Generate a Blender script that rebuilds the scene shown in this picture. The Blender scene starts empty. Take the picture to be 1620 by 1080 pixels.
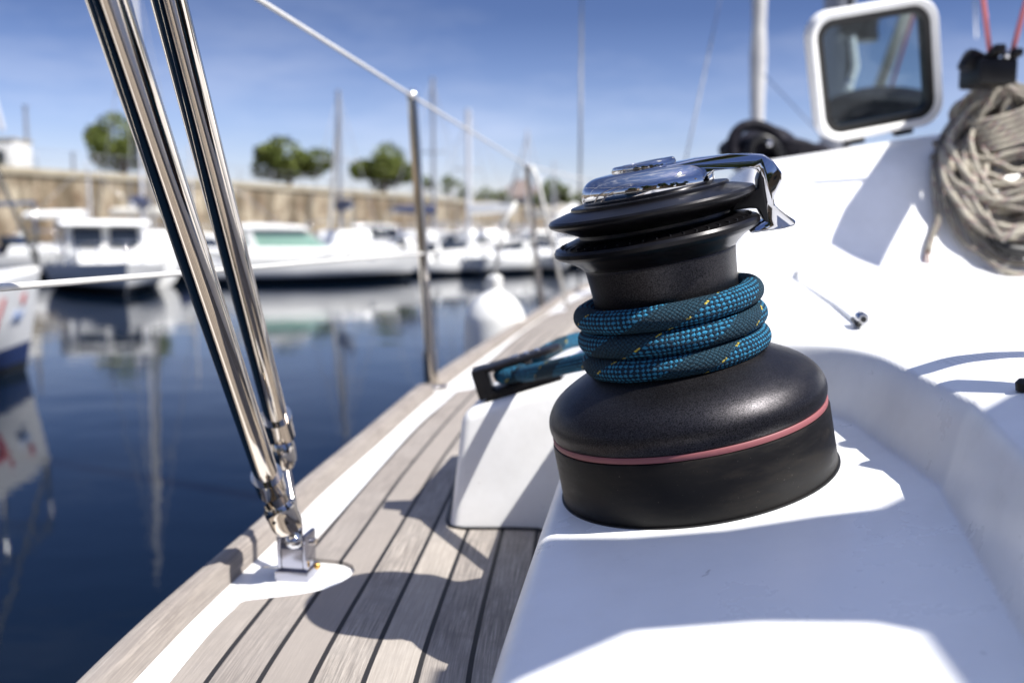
import bpy, bmesh, math, random
from mathutils import Vector, Matrix
from math import sin, cos, pi, sqrt, radians, atan2
random.seed(7)
scene = bpy.context.scene
col = scene.collection

# ---------------------------------------------------------------- camera
PITCH = math.atan(180/1575)
cam_d = bpy.data.cameras.new('camera'); cam = bpy.data.objects.new('camera', cam_d); col.objects.link(cam)
cam.location = (0, 0, 0); cam.rotation_euler = (pi/2-PITCH, 0, 0)
cam_d.lens = 35; cam_d.sensor_width = 36; cam_d.clip_start = 0.02; cam_d.clip_end = 3000
cam_d.dof.use_dof = True; cam_d.dof.focus_distance = 0.525; cam_d.dof.aperture_fstop = 6.9; cam_d.dof.aperture_blades = 0
scene.camera = cam
# ---------------------------------------------------------------- world and sun
SUN = Vector((.1692, -.0917, .267)).normalized()
LAM = .77      # size of the side deck and its fittings relative to the winch
EL = math.asin(SUN.z); ROT = atan2(SUN.x, SUN.y)
w = bpy.data.worlds.new('World'); scene.world = w; w.use_nodes = True
nt = w.node_tree; N = nt.nodes; L = nt.links
bg = N['Background']; bg.inputs[1].default_value = .078
sky = N.new('ShaderNodeTexSky'); sky.sky_type = 'NISHITA'; sky.sun_disc = False
sky.sun_elevation = EL; sky.sun_rotation = ROT; sky.air_density = .95; sky.dust_density = .15; sky.ozone_density = 3.2
tc = N.new('ShaderNodeTexCoord'); mp = N.new('ShaderNodeMapping'); mp.inputs['Scale'].default_value = (2.2, 2.2, 9)
mp.inputs['Rotation'].default_value = (0, radians(8), 0)
nz = N.new('ShaderNodeTexNoise'); nz.inputs['Scale'].default_value = 1.6; nz.inputs['Detail'].default_value = 6; nz.inputs['Roughness'].default_value = .6
cr = N.new('ShaderNodeValToRGB'); cr.color_ramp.elements[0].position = .47; cr.color_ramp.elements[1].position = .72
cr.color_ramp.elements[1].color = (.30, .30, .30, 1)
mx = N.new('ShaderNodeMixRGB'); mx.inputs[2].default_value = (8.4, 8.6, 9.6, 1)
hs = N.new('ShaderNodeMixRGB'); hs.blend_type = 'MULTIPLY'; hs.inputs[0].default_value = 1; hs.inputs[2].default_value = (.93, .80, .88, 1)
L.new(tc.outputs['Generated'], mp.inputs[0]); L.new(mp.outputs[0], nz.inputs[0]); L.new(nz.outputs['Fac'], cr.inputs[0])
gm = N.new('ShaderNodeGamma'); gm.inputs[1].default_value = 1.1
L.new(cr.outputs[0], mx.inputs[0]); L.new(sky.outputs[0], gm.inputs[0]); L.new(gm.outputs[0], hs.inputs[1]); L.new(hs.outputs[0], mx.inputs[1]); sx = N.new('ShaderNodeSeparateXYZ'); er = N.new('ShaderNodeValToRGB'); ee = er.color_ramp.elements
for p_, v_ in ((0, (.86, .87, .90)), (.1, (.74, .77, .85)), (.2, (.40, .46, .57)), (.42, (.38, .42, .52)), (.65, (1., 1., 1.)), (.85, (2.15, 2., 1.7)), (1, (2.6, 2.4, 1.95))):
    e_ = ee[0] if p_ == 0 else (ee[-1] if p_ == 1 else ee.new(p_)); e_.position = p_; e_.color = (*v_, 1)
dm = N.new('ShaderNodeMixRGB'); dm.blend_type = 'MULTIPLY'; dm.inputs[0].default_value = 1
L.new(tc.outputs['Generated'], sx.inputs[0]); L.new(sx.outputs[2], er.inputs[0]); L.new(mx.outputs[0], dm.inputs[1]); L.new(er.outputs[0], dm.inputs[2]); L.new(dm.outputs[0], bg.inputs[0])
sl = bpy.data.lights.new('sun', 'SUN'); so = bpy.data.objects.new('sun', sl); col.objects.link(so)
sl.energy = 4.6; sl.angle = radians(.53); sl.color = (1, .965, .91)
so.rotation_euler = SUN.to_track_quat('Z', 'Y').to_euler(); so.location = SUN*20
scene.view_settings.view_transform = 'Standard'; scene.view_settings.look = 'None'
scene.view_settings.gamma = 1; scene.view_settings.exposure = .88
WZ = -1.35; DK = -.34

# ---------------------------------------------------------------- helpers
FX = 1575.0
def ray(px, py):
    a = (px-810)/FX; b = (540-py)/FX
    return Vector((a, cos(PITCH)+b*sin(PITCH), -sin(PITCH)+b*cos(PITCH)))
def atz(px, py, z): r = ray(px, py); return r*(z/r.z)
def aty(px, py, y): r = ray(px, py); return r*(y/r.y)

MATS = {}
def mat(name, color, rough=.5, metal=0, bump=None, var=None, spec=None, coat=0, transmission=0):
    m = bpy.data.materials.new(name); m.use_nodes = True; n = m.node_tree.nodes; l = m.node_tree.links
    p = n['Principled BSDF']; p.inputs['Base Color'].default_value = (*color, 1)
    p.inputs['Roughness'].default_value = rough; p.inputs['Metallic'].default_value = metal
    if spec is not None: p.inputs['Specular IOR Level'].default_value = spec
    if coat: p.inputs['Coat Weight'].default_value = coat
    if transmission: p.inputs['Transmission Weight'].default_value = transmission
    t = n.new('ShaderNodeTexCoord')
    if var:   # (scale, amount, second colour)
        z = n.new('ShaderNodeTexNoise'); z.inputs['Scale'].default_value = var[0]; z.inputs['Detail'].default_value = 5
        r = n.new('ShaderNodeValToRGB'); r.color_ramp.elements[0].position = .35; r.color_ramp.elements[1].position = .7
        r.color_ramp.elements[0].color = (*color, 1)
        r.color_ramp.elements[1].color = (*[color[i]*(1-var[1])+var[2][i]*var[1] for i in range(3)], 1)
        l.new(t.outputs['Object'], z.inputs[0]); l.new(z.outputs[0], r.inputs[0]); l.new(r.outputs[0], p.inputs['Base Color'])
    if bump:  # (scale, strength, distance)
        z = n.new('ShaderNodeTexNoise'); z.inputs['Scale'].default_value = bump[0]; z.inputs['Detail'].default_value = 3
        b = n.new('ShaderNodeBump'); b.inputs['Strength'].default_value = bump[1]; b.inputs['Distance'].default_value = bump[2]
        l.new(t.outputs['Object'], z.inputs[0]); l.new(z.outputs[0], b.inputs['Height']); l.new(b.outputs[0], p.inputs['Normal'])
    MATS[name] = m; return m

class G:
    """small node-graph writer for the patterned materials"""
    def __init__(s, name):
        s.m = bpy.data.materials.new(name); s.m.use_nodes = True; s.n = s.m.node_tree.nodes; s.l = s.m.node_tree.links
        s.p = s.n['Principled BSDF']; MATS[name] = s.m
    def put(s, v, sock):
        if hasattr(v, 'is_output') or hasattr(v, 'links'): s.l.new(v, sock)
        else: sock.default_value = v
    def math(s, op, a, b=0., c=0.):
        x = s.n.new('ShaderNodeMath'); x.operation = op
        s.put(a, x.inputs[0]); s.put(b, x.inputs[1]); s.put(c, x.inputs[2]); return x.outputs[0]
    def mix(s, f, a, b, mode='MIX'):
        x = s.n.new('ShaderNodeMixRGB'); x.blend_type = mode
        s.put(f, x.inputs[0]); s.put(a if not isinstance(a, tuple) else (*a, 1), x.inputs[1]); s.put(b if not isinstance(b, tuple) else (*b, 1), x.inputs[2]); return x.outputs[0]
    def noise(s, vec, scale, detail=4, rough=.5):
        x = s.n.new('ShaderNodeTexNoise'); x.inputs['Scale'].default_value = scale; x.inputs['Detail'].default_value = detail; x.inputs['Roughness'].default_value = rough
        s.l.new(vec, x.inputs['Vector']); return x.outputs[0]
    def coord(s, k): x = s.n.new('ShaderNodeTexCoord'); return x.outputs[k]
    def sep(s, v): x = s.n.new('ShaderNodeSeparateXYZ'); s.l.new(v, x.inputs[0]); return x.outputs
    def comb(s, a, b, c=0.): x = s.n.new('ShaderNodeCombineXYZ'); s.put(a, x.inputs[0]); s.put(b, x.inputs[1]); s.put(c, x.inputs[2]); return x.outputs[0]
    def bump(s, h, st, d): x = s.n.new('ShaderNodeBump'); x.inputs['Strength'].default_value = st; x.inputs['Distance'].default_value = d; s.l.new(h, x.inputs['Height']); s.l.new(x.outputs[0], s.p.inputs['Normal'])
    def ramp(s, f, pts):
        x = s.n.new('ShaderNodeValToRGB'); e = x.color_ramp.elements
        while len(e) < len(pts): e.new(.5)
        for i, (p, c) in enumerate(pts): e[i].position = p; e[i].color = (*c, 1) if len(c) == 3 else c
        s.l.new(f, x.inputs[0]); return x.outputs[0]

def mesh(name, verts, faces, m=None, parent=None, smooth=True, uvs=None, mats=None, fm=None):
    me = bpy.data.meshes.new(name); me.from_pydata([tuple(v) for v in verts], [], faces); me.validate(); me.update()
    if smooth: me.polygons.foreach_set('use_smooth', [True]*len(me.polygons))
    if uvs is not None:
        uvl = me.uv_layers.new(name='UVMap'); 
        for lp in me.loops: uvl.data[lp.index].uv = uvs[lp.vertex_index]
    for x in (mats or [m]):
        if x: me.materials.append(x)
    if fm: me.polygons.foreach_set('material_index', fm)
    o = bpy.data.objects.new(name, me); col.objects.link(o)
    if parent: o.parent = parent
    return o

def from_bm(name, bm, m, parent=None, smooth=True, angle=40):
    bmesh.ops.recalc_face_normals(bm, faces=bm.faces)
    me = bpy.data.meshes.new(name); bm.to_mesh(me); bm.free()
    if smooth:
        me.polygons.foreach_set('use_smooth', [True]*len(me.polygons)); me.set_sharp_from_angle(angle=radians(angle))
    me.materials.append(m)
    o = bpy.data.objects.new(name, me); col.objects.link(o)
    if parent: o.parent = parent
    return o

def tag(o, label=None, cat=None, group=None, kind=None):
    if label: o['label'] = label
    if cat: o['category'] = cat
    if group: o['group'] = group
    if kind: o['kind'] = kind
    return o
def empty(name, loc=(0, 0, 0), rot=None, label=None, cat=None, group=None):
    o = bpy.data.objects.new(name, None); col.objects.link(o); o.location = loc; o.empty_display_size = .05
    if rot is not None: o.rotation_euler = rot
    return tag(o, label, cat, group)
def frame_of(o):
    """matrix of an object placed by location + rotation (no depsgraph needed)"""
    return Matrix.Translation(o.location) @ o.rotation_euler.to_matrix().to_4x4()

def tube_data(pts, r, seg=12, caps=True, flat=None):
    pts = [Vector(p) for p in pts]; n = len(pts)
    rs = r if isinstance(r, (list, tuple)) else [r]*n
    T = [(pts[min(i+1, n-1)]-pts[max(i-1, 0)]).normalized() for i in range(n)]
    up = Vector((0, 0, 1)) if abs(T[0].z) < .9 else Vector((0, 1, 0))
    a = T[0].cross(up).normalized(); V = []; UV = []; s = 0
    for i in range(n):
        if i: s += (pts[i]-pts[i-1]).length
        a = (a-T[i]*a.dot(T[i])).normalized(); b = T[i].cross(a)
        for k in range(seg):
            t = 2*pi*k/seg; V.append(pts[i]+(a*cos(t)+b*sin(t))*rs[i]); UV.append((s, k/seg))
    F = []
    for i in range(n-1):
        for k in range(seg):
            k2 = (k+1) % seg; F.append((i*seg+k, i*seg+k2, (i+1)*seg+k2, (i+1)*seg+k))
    if caps:
        F.append(tuple(range(seg-1, -1, -1))); F.append(tuple((n-1)*seg+k for k in range(seg)))
    return V, F, UV
def tube(name, pts, r, m, parent=None, seg=12, caps=True):
    V, F, UV = tube_data(pts, r, seg, caps); o = mesh(name, V, F, m, parent)
    if seg > 8: o.data.set_sharp_from_angle(angle=radians(42))
    return o
def rope(name, pts, r, m, parent=None, seg=20):
    """tube with an unbroken (length, angle) UV"""
    V, F, UV = tube_data(pts, r, seg, True)
    me_o = mesh(name, V, F, m, parent); me = me_o.data; uvl = me.uv_layers.new(name='UVMap')
    n = len(pts)
    for p in me.polygons:
        vs = [me.loops[i].vertex_index for i in p.loop_indices]
        if len(vs) != 4: continue
        ks = [v % seg for v in vs]; wrap = max(ks)-min(ks) > 1
        for li, v in zip(p.loop_indices, vs):
            k = v % seg; uvl.data[li].uv = (UV[v][0], (k+seg if wrap and k == 0 else k)/seg)
    return me_o

def lathe_data(prof, seg=96):
    V = []; F = []
    for (r, h) in prof:
        for k in range(seg):
            t = 2*pi*k/seg; V.append(Vector((r*cos(t), r*sin(t), h)))
    for i in range(len(prof)-1):
        for k in range(seg):
            k2 = (k+1) % seg; F.append((i*seg+k, i*seg+k2, (i+1)*seg+k2, (i+1)*seg+k))
    if prof[0][0] > 0: F.append(tuple(range(seg-1, -1, -1)))
    if prof[-1][0] > 0: F.append(tuple((len(prof)-1)*seg+k for k in range(seg)))
    return V, F
def lathe(name, prof, m, parent=None, seg=96, angle=35, loc=None):
    V, F = lathe_data(prof, seg); o = mesh(name, V, F, m, parent); o.data.set_sharp_from_angle(angle=radians(angle))
    if loc is not None: o.location = loc
    return o
def smooth_prof(pts, k=6):
    """Catmull-Rom through profile points"""
    out = []
    P = [Vector(p) for p in pts]; P = [2*P[0]-P[1]]+P+[2*P[-1]-P[-2]]
    for i in range(1, len(P)-2):
        for j in range(k):
            t = j/k; a, b, c, d = P[i-1], P[i], P[i+1], P[i+2]
            out.append(tuple(.5*((2*b)+(c-a)*t+(2*a-5*b+4*c-d)*t*t+(3*b-3*c+d-a)*t**3)))
    out.append(tuple(P[-2])); return out
def box_bm(bm, c, s, rot=None, bev=0, seg=2, taper=None):
    mt = Matrix.Translation(Vector(c)) @ (rot.to_4x4() if rot is not None else Matrix.Identity(4))
    r = bmesh.ops.create_cube(bm, size=1)['verts']
    for v in r:
        v.co = Vector((v.co.x*s[0], v.co.y*s[1], v.co.z*s[2]))
        if taper and v.co.z > 0: v.co.x *= taper[0]; v.co.y *= taper[1]
    if bev:
        es = list({e for v in r for e in v.link_edges})
        q = bmesh.ops.bevel(bm, geom=es, offset=bev, segments=seg, affect='EDGES', profile=.6)
        r = list({v for f in q['faces'] for v in f.verts} | {v for v in r if v.is_valid})
    for v in r: v.co = mt @ v.co
    return r
def box(name, c, s, m, parent=None, rot=None, bev=0, taper=None, seg=2):
    bm = bmesh.new(); box_bm(bm, c, s, rot, bev, seg, taper); return from_bm(name, bm, m, parent)
def prism(name, poly, ext, m, parent=None, bev=0, seg=3, mtx=None, angle=40):
    """2D polygon (a,b) extruded along third axis between ext[0], ext[1] -> local (a, e, b)"""
    bm = bmesh.new(); e0, e1 = ext
    f = lambda e, p: (e(p) if callable(e) else e)
    A = [bm.verts.new((p[0], f(e0, p), p[1])) for p in poly]; B = [bm.verts.new((p[0], f(e1, p), p[1])) for p in poly]
    bm.faces.new(A); bm.faces.new(B[::-1])
    for i in range(len(poly)): j = (i+1) % len(poly); bm.faces.new((A[j], A[i], B[i], B[j]))
    bmesh.ops.recalc_face_normals(bm, faces=bm.faces)
    if bev: bmesh.ops.bevel(bm, geom=list(bm.edges), offset=bev, segments=seg, affect='EDGES', profile=.5, clamp_overlap=True)
    if mtx is not None: bmesh.ops.transform(bm, matrix=mtx, verts=bm.verts)
    return from_bm(name, bm, m, parent, angle=angle)
def lerp_tab(tab, x):
    if x <= tab[0][0]: a, b = tab[0], tab[1]
    elif x >= tab[-1][0]: a, b = tab[-2], tab[-1]
    else:
        for a, b in zip(tab, tab[1:]):
            if a[0] <= x <= b[0]: break
    t = (x-a[0])/(b[0]-a[0]); return a[1]+(b[1]-a[1])*t
def curve_tab(tab):
    """smooth monotone-ish interpolation (Catmull-Rom on a table)"""
    def f(x):
        n = len(tab)
        if x <= tab[0][0] or x >= tab[-1][0]: return lerp_tab(tab, x)
        for i in range(n-1):
            if tab[i][0] <= x <= tab[i+1][0]: break
        x0, y0 = tab[i]; x1, y1 = tab[i+1]; h = x1-x0; t = (x-x0)/h
        m0 = (y1-tab[i-1][1])/(x1-tab[i-1][0]) if i else (y1-y0)/h
        m1 = (tab[i+2][1]-y0)/(tab[i+2][0]-x0) if i < n-2 else (y1-y0)/h
        return (2*t**3-3*t*t+1)*y0+(t**3-2*t*t+t)*h*m0+(-2*t**3+3*t*t)*y1+(t**3-t*t)*h*m1
    return f
def ss(a, b, x):
    t = min(1, max(0, (x-a)/(b-a))); return t*t*(3-2*t)
def catmull(pts, k=8):
    P = [Vector(p) for p in pts]; P = [2*P[0]-P[1]]+P+[2*P[-1]-P[-2]]; out = []
    for i in range(1, len(P)-2):
        for j in range(k):
            t = j/k; a, b, c, d = P[i-1], P[i], P[i+1], P[i+2]
            out.append(.5*((2*b)+(c-a)*t+(2*a-5*b+4*c-d)*t*t+(3*b-3*c+d-a)*t**3))
    out.append(P[-2]); return out

# ---------------------------------------------------------------- materials
def gelcoat():
    g = G('white_gelcoat'); o = g.coord('Object')
    a = g.noise(o, 9, 6, .65); b = g.noise(o, 160, 3)
    big = g.ramp(a, [(.45, (.85, .85, .84)), (.8, (.76, .76, .75))])
    sp = g.noise(o, 85, 2); f = g.ramp(sp, [(.76, (0, 0, 0)), (.80, (.8,)*3)])
    sm = g.noise(o, 26, 6, .75); f2 = g.ramp(sm, [(.62, (0, 0, 0)), (.74, (.35, .35, .35))])
    c = g.mix(f, big, (.42, .41, .40)); c = g.mix(f2, c, (.55, .54, .53))
    x, y, z = g.sep(o); s1 = g.noise(g.comb(g.math('ADD', g.math('MULTIPLY', x, 14.), g.math('MULTIPLY', y, 9.)), g.math('MULTIPLY', g.math('SUBTRACT', y, x), 150.), 0.), 1., 5, .75)
    s2 = g.noise(o, 5, 3); sc = g.math('MULTIPLY', g.ramp(s1, [(.66, (0, 0, 0)), (.70, (.6,)*3)]), g.ramp(s2, [(.5, (0, 0, 0)), (.62, (1,)*3)]))
    c = g.mix(sc, c, (.50, .49, .48)); gm_ = g.noise(o, 3.2, 6, .7); c = g.mix(g.ramp(gm_, [(.48, (0, 0, 0)), (.66, (.4,)*3)]), c, (.60, .585, .56))
    g.l.new(c, g.p.inputs['Base Color']); g.p.inputs['Roughness'].default_value = .32
    r = g.ramp(a, [(.3, (.24,)*3), (.8, (.42,)*3)]); g.l.new(r, g.p.inputs['Roughness'])
    g.bump(a, .12, .002); return g.m
GEL = gelcoat()
def grit():
    g = G('nonskid_gelcoat'); o = g.coord('Object'); x, y, z = g.sep(o)
    k = 2*pi/.0060
    u = g.math('MULTIPLY', g.math('ADD', x, y), k*.707); v = g.math('MULTIPLY', g.math('SUBTRACT', x, y), k*.707)
    h = g.math('MULTIPLY', g.math('SINE', u), g.math('SINE', v))
    g.p.inputs['Base Color'].default_value = (.77, .77, .76, 1); g.p.inputs['Roughness'].default_value = .5
    hh = g.math('GREATER_THAN', h, .15); c = g.mix(hh, (.70, .70, .70), (.84, .84, .83)); g.l.new(c, g.p.inputs['Base Color']); g.bump(hh, 1., .0014); return g.m
GRIT = grit()
def teak(name, seams=True, tint=1.0):
    g = G(name); uv = g.coord('UV'); x, y, z = g.sep(uv)
    fl = g.math('FLOOR', x); fr = g.math('FRACT', x)
    wob = g.noise(g.comb(g.math('MULTIPLY', x, 1.), g.math('MULTIPLY', y, 2.)), 1.5, 3)
    gx = g.math('ADD', g.math('MULTIPLY', x, 26.), g.math('MULTIPLY', wob, 5.))
    gv = g.comb(gx, g.math('MULTIPLY', y, 16.), g.math('MULTIPLY', fl, 7.3))
    gr = g.noise(gv, 1.0, 6, .7); fine = g.noise(g.comb(g.math('MULTIPLY', x, 34.), g.math('MULTIPLY', y, 13.), fl), 1., 4, .7)
    pl = g.noise(g.comb(g.math('MULTIPLY', fl, 3.7), 0.3), 1., 0)
    st = g.noise(g.coord('Object'), 7, 5, .6)
    c = g.ramp(gr, [(.32, (.175*tint, .150*tint, .130*tint)), (.5, (.33*tint, .29*tint, .25*tint)), (.68, (.47*tint, .42*tint, .365*tint))])
    c = g.mix(g.ramp(fine, [(.40, (.85,)*3), (.56, (0, 0, 0))]), c, (.12, .105, .092)); blot = g.noise(g.coord('Object'), 23, 5, .7); c = g.mix(g.ramp(blot, [(.48, (0, 0, 0)), (.66, (.6,)*3)]), c, (.16, .143, .128))
    c = g.mix(g.ramp(st, [(.4, (0, 0, 0)), (.75, (.5,)*3)]), c, (.40, .37, .335))
    c = g.mix(g.ramp(pl, [(.42, (0, 0, 0)), (.58, (.7,)*3)]), c, (.19, .165, .15)); pj = g.noise(g.comb(g.math('MULTIPLY', fl, 5.3), 4.1), 1., 0); c = g.mix(g.ramp(pj, [(.45, (0, 0, 0)), (.6, (.45,)*3)]), c, (.42, .375, .32))
    if seams:
        d = g.math('ABSOLUTE', g.math('SUBTRACT', fr, .5)); sm = g.math('GREATER_THAN', d, .445)
        c = g.mix(sm, c, (.012, .011, .012))
        h = g.math('ADD', g.math('MULTIPLY', sm, -3.), gr)
    else: h = gr
    g.l.new(c, g.p.inputs['Base Color']); g.p.inputs['Roughness'].default_value = .72
    g.bump(h, .35, .0008); return g.m
TEAK = teak('weathered_teak'); TEAKR = teak('rail_teak', False, 1.05)
def blue_rope():
    g = G('blue_braid'); uv = g.coord('UV'); x, y, z = g.sep(uv)
    n = 8.
    wv = g.math('ADD', g.math('MULTIPLY', g.noise(g.coord('Object'), 420, 2), .5), g.math('MULTIPLY', g.noise(g.coord('Object'), 45, 2), 1.2)); u = g.math('ADD', g.math('MULTIPLY', x, 1/.0056), wv)
    a = g.math('ADD', u, g.math('MULTIPLY', y, n)); b = g.math('SUBTRACT', u, g.math('MULTIPLY', y, n))
    fa = g.math('FRACT', a); fb = g.math('FRACT', b)
    # weave: each diamond cell shows one of the two strand directions
    ca = g.math('FLOOR', g.math('MULTIPLY', a, 2.)); cb = g.math('FLOOR', g.math('MULTIPLY', b, 2.))
    par = g.math('MODULO', g.math('ADD', g.math('ADD', ca, cb), 4000.), 2.)
    ha = g.math('SINE', g.math('MULTIPLY', g.math('FRACT', g.math('MULTIPLY', a, 2.)), pi))
    hb = g.math('SINE', g.math('MULTIPLY', g.math('FRACT', g.math('MULTIPLY', b, 2.)), pi))
    h = g.math('MULTIPLY', ha, hb)
    sp = g.math('FRACT', g.math('ADD', g.math('MULTIPLY', x, 1/.070), y))
    fz = g.ramp(g.noise(g.coord('Object'), 2600, 3, .8), [(.35, (0, 0, 0)), (.68, (1,)*3)])
    zone = g.math('LESS_THAN', g.math('ADD', sp, g.math('MULTIPLY', g.math('SUBTRACT', fz, .5), .05)), .60)
    ns = g.noise(uv, 900, 2); nb = g.noise(g.coord('Object'), 1500, 2)
    wear = g.ramp(g.noise(g.coord('Object'), 70, 4), [(.4, (0, 0, 0)), (.7, (.5,)*3)])
    lb = g.mix(fz, (.008, .13, .27), (.07, .40, .66)); dk = g.mix(fz, (.0015, .012, .030), (.012, .045, .085)); gy = g.mix(fz, (.003, .024, .045), (.035, .095, .14)); lb = g.mix(wear, lb, (.03, .15, .25))
    cz = g.mix(par, dk, lb); c = g.mix(zone, gy, cz)
    yl = g.math('MULTIPLY', g.math('LESS_THAN', g.math('ABSOLUTE', g.math('SUBTRACT', sp, .60)), .014), g.math('GREATER_THAN', h, .15))
    yl = g.math('MULTIPLY', yl, g.math('LESS_THAN', g.math('MODULO', g.math('ADD', cb, 4000.), 6.), 1.5))
    c = g.mix(yl, c, (.62, .50, .08))
    dark = g.ramp(h, [(0., (.25,)*3), (.45, (1, 1, 1))]); c = g.mix(1., c, dark, 'MULTIPLY')
    g.l.new(c, g.p.inputs['Base Color']); g.p.inputs['Roughness'].default_value = .75
    g.p.inputs['Specular IOR Level'].default_value = .2
    hh = g.math('ADD', h, g.math('MULTIPLY', fz, .35)); g.bump(hh, .9, .0011); return g.m
BROPE = blue_rope()
def coil_rope():
    g = G('beige_braid'); uv = g.coord('UV'); x, y, z = g.sep(uv)
    u = g.math('MULTIPLY', x, 1/.006)
    a = g.math('ADD', u, g.math('MULTIPLY', y, 6.)); b = g.math('SUBTRACT', u, g.math('MULTIPLY', y, 6.))
    h = g.math('MULTIPLY', g.math('SINE', g.math('MULTIPLY', g.math('FRACT', a), pi)), g.math('SINE', g.math('MULTIPLY', g.math('FRACT', b), pi)))
    sp = g.math('FRACT', g.math('ADD', g.math('MULTIPLY', x, 1/.035), y))
    c = g.mix(h, (.10, .085, .065), (.80, .74, .60))
    c = g.mix(g.math('LESS_THAN', sp, .07), c, (.30, .10, .08)); c = g.mix(g.math('GREATER_THAN', sp, .95), c, (.06, .12, .22))
    c = g.mix(g.ramp(g.noise(g.coord('Object'), 9, 4), [(.45, (0, 0, 0)), (.62, (.75,)*3)]), c, (.12, .105, .09))
    g.l.new(c, g.p.inputs['Base Color']); g.p.inputs['Roughness'].default_value = .8; g.bump(h, .7, .001); return g.m
CROPE = coil_rope()
CHROME = mat('polished_chrome', (.54, .54, .56), .03, 1)
STEEL = mat('stainless_steel', (.62, .56, .485), .06, 1, bump=(18, .03, .002))
STEELD = mat('dull_steel', (.36, .37, .44), .22, 1)
STEELR = mat('brushed_stainless', (.72, .71, .69), .16, 1, bump=(120, .1, .001))
def winch_black():
    g = G('black_anodised'); o = g.coord('Object'); a = g.noise(o, 1500, 3, .7); b = g.noise(o, 60, 5, .7)
    c = g.mix(g.ramp(a, [(.38, (0, 0, 0)), (.62, (1,)*3)]), (.010, .0098, .011), (.050, .047, .051)); c = g.mix(g.ramp(b, [(.6, (0, 0, 0)), (.75, (.5,)*3)]), c, (.012, .011, .014))
    g.l.new(c, g.p.inputs['Base Color']); g.p.inputs['Metallic'].default_value = .85; g.p.inputs['Specular IOR Level'].default_value = .4
    g.l.new(g.ramp(b, [(.3, (.33,)*3), (.7, (.43,)*3)]), g.p.inputs['Roughness']); g.bump(a, .25, .0003); return g.m
WBLK = winch_black()
def winch_skirt():
    g = G('black_plastic_skirt'); o = g.coord('Object'); x, y, z = g.sep(o)
    a = g.noise(g.comb(g.math('MULTIPLY', x, 1.), y, g.math('MULTIPLY', z, 4.)), 30, 6, .7); b = g.noise(o, 700, 2)
    c = g.mix(g.ramp(a, [(.5, (0, 0, 0)), (.75, (1,)*3)]), (.0045, .004, .004), (.017, .014, .011))
    c = g.mix(g.ramp(b, [(.72, (0, 0, 0)), (.76, (.5,)*3)]), c, (.09, .08, .065))
    g.p.inputs['Specular IOR Level'].default_value = .25; g.l.new(c, g.p.inputs['Base Color']); g.l.new(g.ramp(a, [(.3, (.38,)*3), (.7, (.6,)*3)]), g.p.inputs['Roughness']); return g.m
WSKIRT = winch_skirt()
WJAW = mat('black_jaw', (.006, .0055, .0065), .30, .5, var=(60, .5, (.016, .015, .017)), spec=.35, bump=(900, .12, .0002))
WRED = mat('faded_red_ring', (.26, .085, .09), .5)
BLK = mat('black_plastic', (.004, .004, .005), .38, var=(40, .5, (.016, .015, .017)), spec=.3)
RUB = mat('black_rubber', (.01, .01, .01), .5)
WHT = mat('white_paint', (.80, .80, .78), .35, var=(3, .3, (.66, .66, .64)))
WIRE = mat('white_coated_wire', (.70, .69, .65), .4, var=(50, .5, (.55, .54, .5)))
GREYM = mat('grey_anodised_spar', (.28, .29, .32), .4, .4)
WMAST = mat('white_spar', (.50, .51, .54), .35, var=(2, .4, (.55, .56, .6)))
NAVY = mat('navy_canvas', (.015, .022, .06), .8, var=(8, .5, (.03, .04, .09)), bump=(30, .4, .01))
DARKC = mat('dark_canvas', (.004, .004, .008), .7, spec=.2, var=(14, .5, (.022, .019, .028)), bump=(18, .6, .02))
CANVAS = mat('cream_canvas', (.6, .57, .5), .8, bump=(60, .3, .002))
def caster_sheet_mat():
    g = G('translucent_caster_sheet'); t_ = g.n.new('ShaderNodeBsdfTranslucent'); t_.inputs[0].default_value = (.80, .78, .72, 1); m_ = g.n.new('ShaderNodeMixShader'); m_.inputs[0].default_value = .75
    g.p.inputs['Base Color'].default_value = (.7, .68, .62, 1); g.p.inputs['Roughness'].default_value = .9
    g.l.new(g.p.outputs[0], m_.inputs[1]); g.l.new(t_.outputs[0], m_.inputs[2]); g.l.new(m_.outputs[0], g.n['Material Output'].inputs[0]); return g.m
CASTER = caster_sheet_mat()  # for the added shadow sheets; translucent so their shade stays light
GLASSD = mat('dark_window_glass', (.015, .02, .028), .06)
GREEN = mat('green_tinted_glass', (.26, .42, .35), .12)
REDP = mat('red_lettering', (.50, .025, .03), .4); BLUEP = mat('blue_lettering', (.35, .45, .68), .4)
ANTI = mat('dark_antifouling', (.012, .016, .022), .6); BLUEH = mat('blue_stripe', (.03, .05, .14), .4)
GREYH = mat('grey_hull', (.35, .37, .43), .35, var=(3, .3, (.28, .3, .36)))
YEL = mat('yellow_paint', (.55, .40, .04), .5); PINKR = mat('red_line', (.45, .13, .15), .7, bump=(300, .5, .001))
FENDW = mat('white_vinyl', (.78, .78, .75), .35, var=(9, .4, (.62, .61, .57)))

RIG = mat('grey_rigging', (.30, .31, .33), .6)
SAILR = mat('furled_sail_cloth', (.62, .61, .58), .6, var=(5, .8, (.34, .34, .36)), bump=(12, .5, .02))
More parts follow.
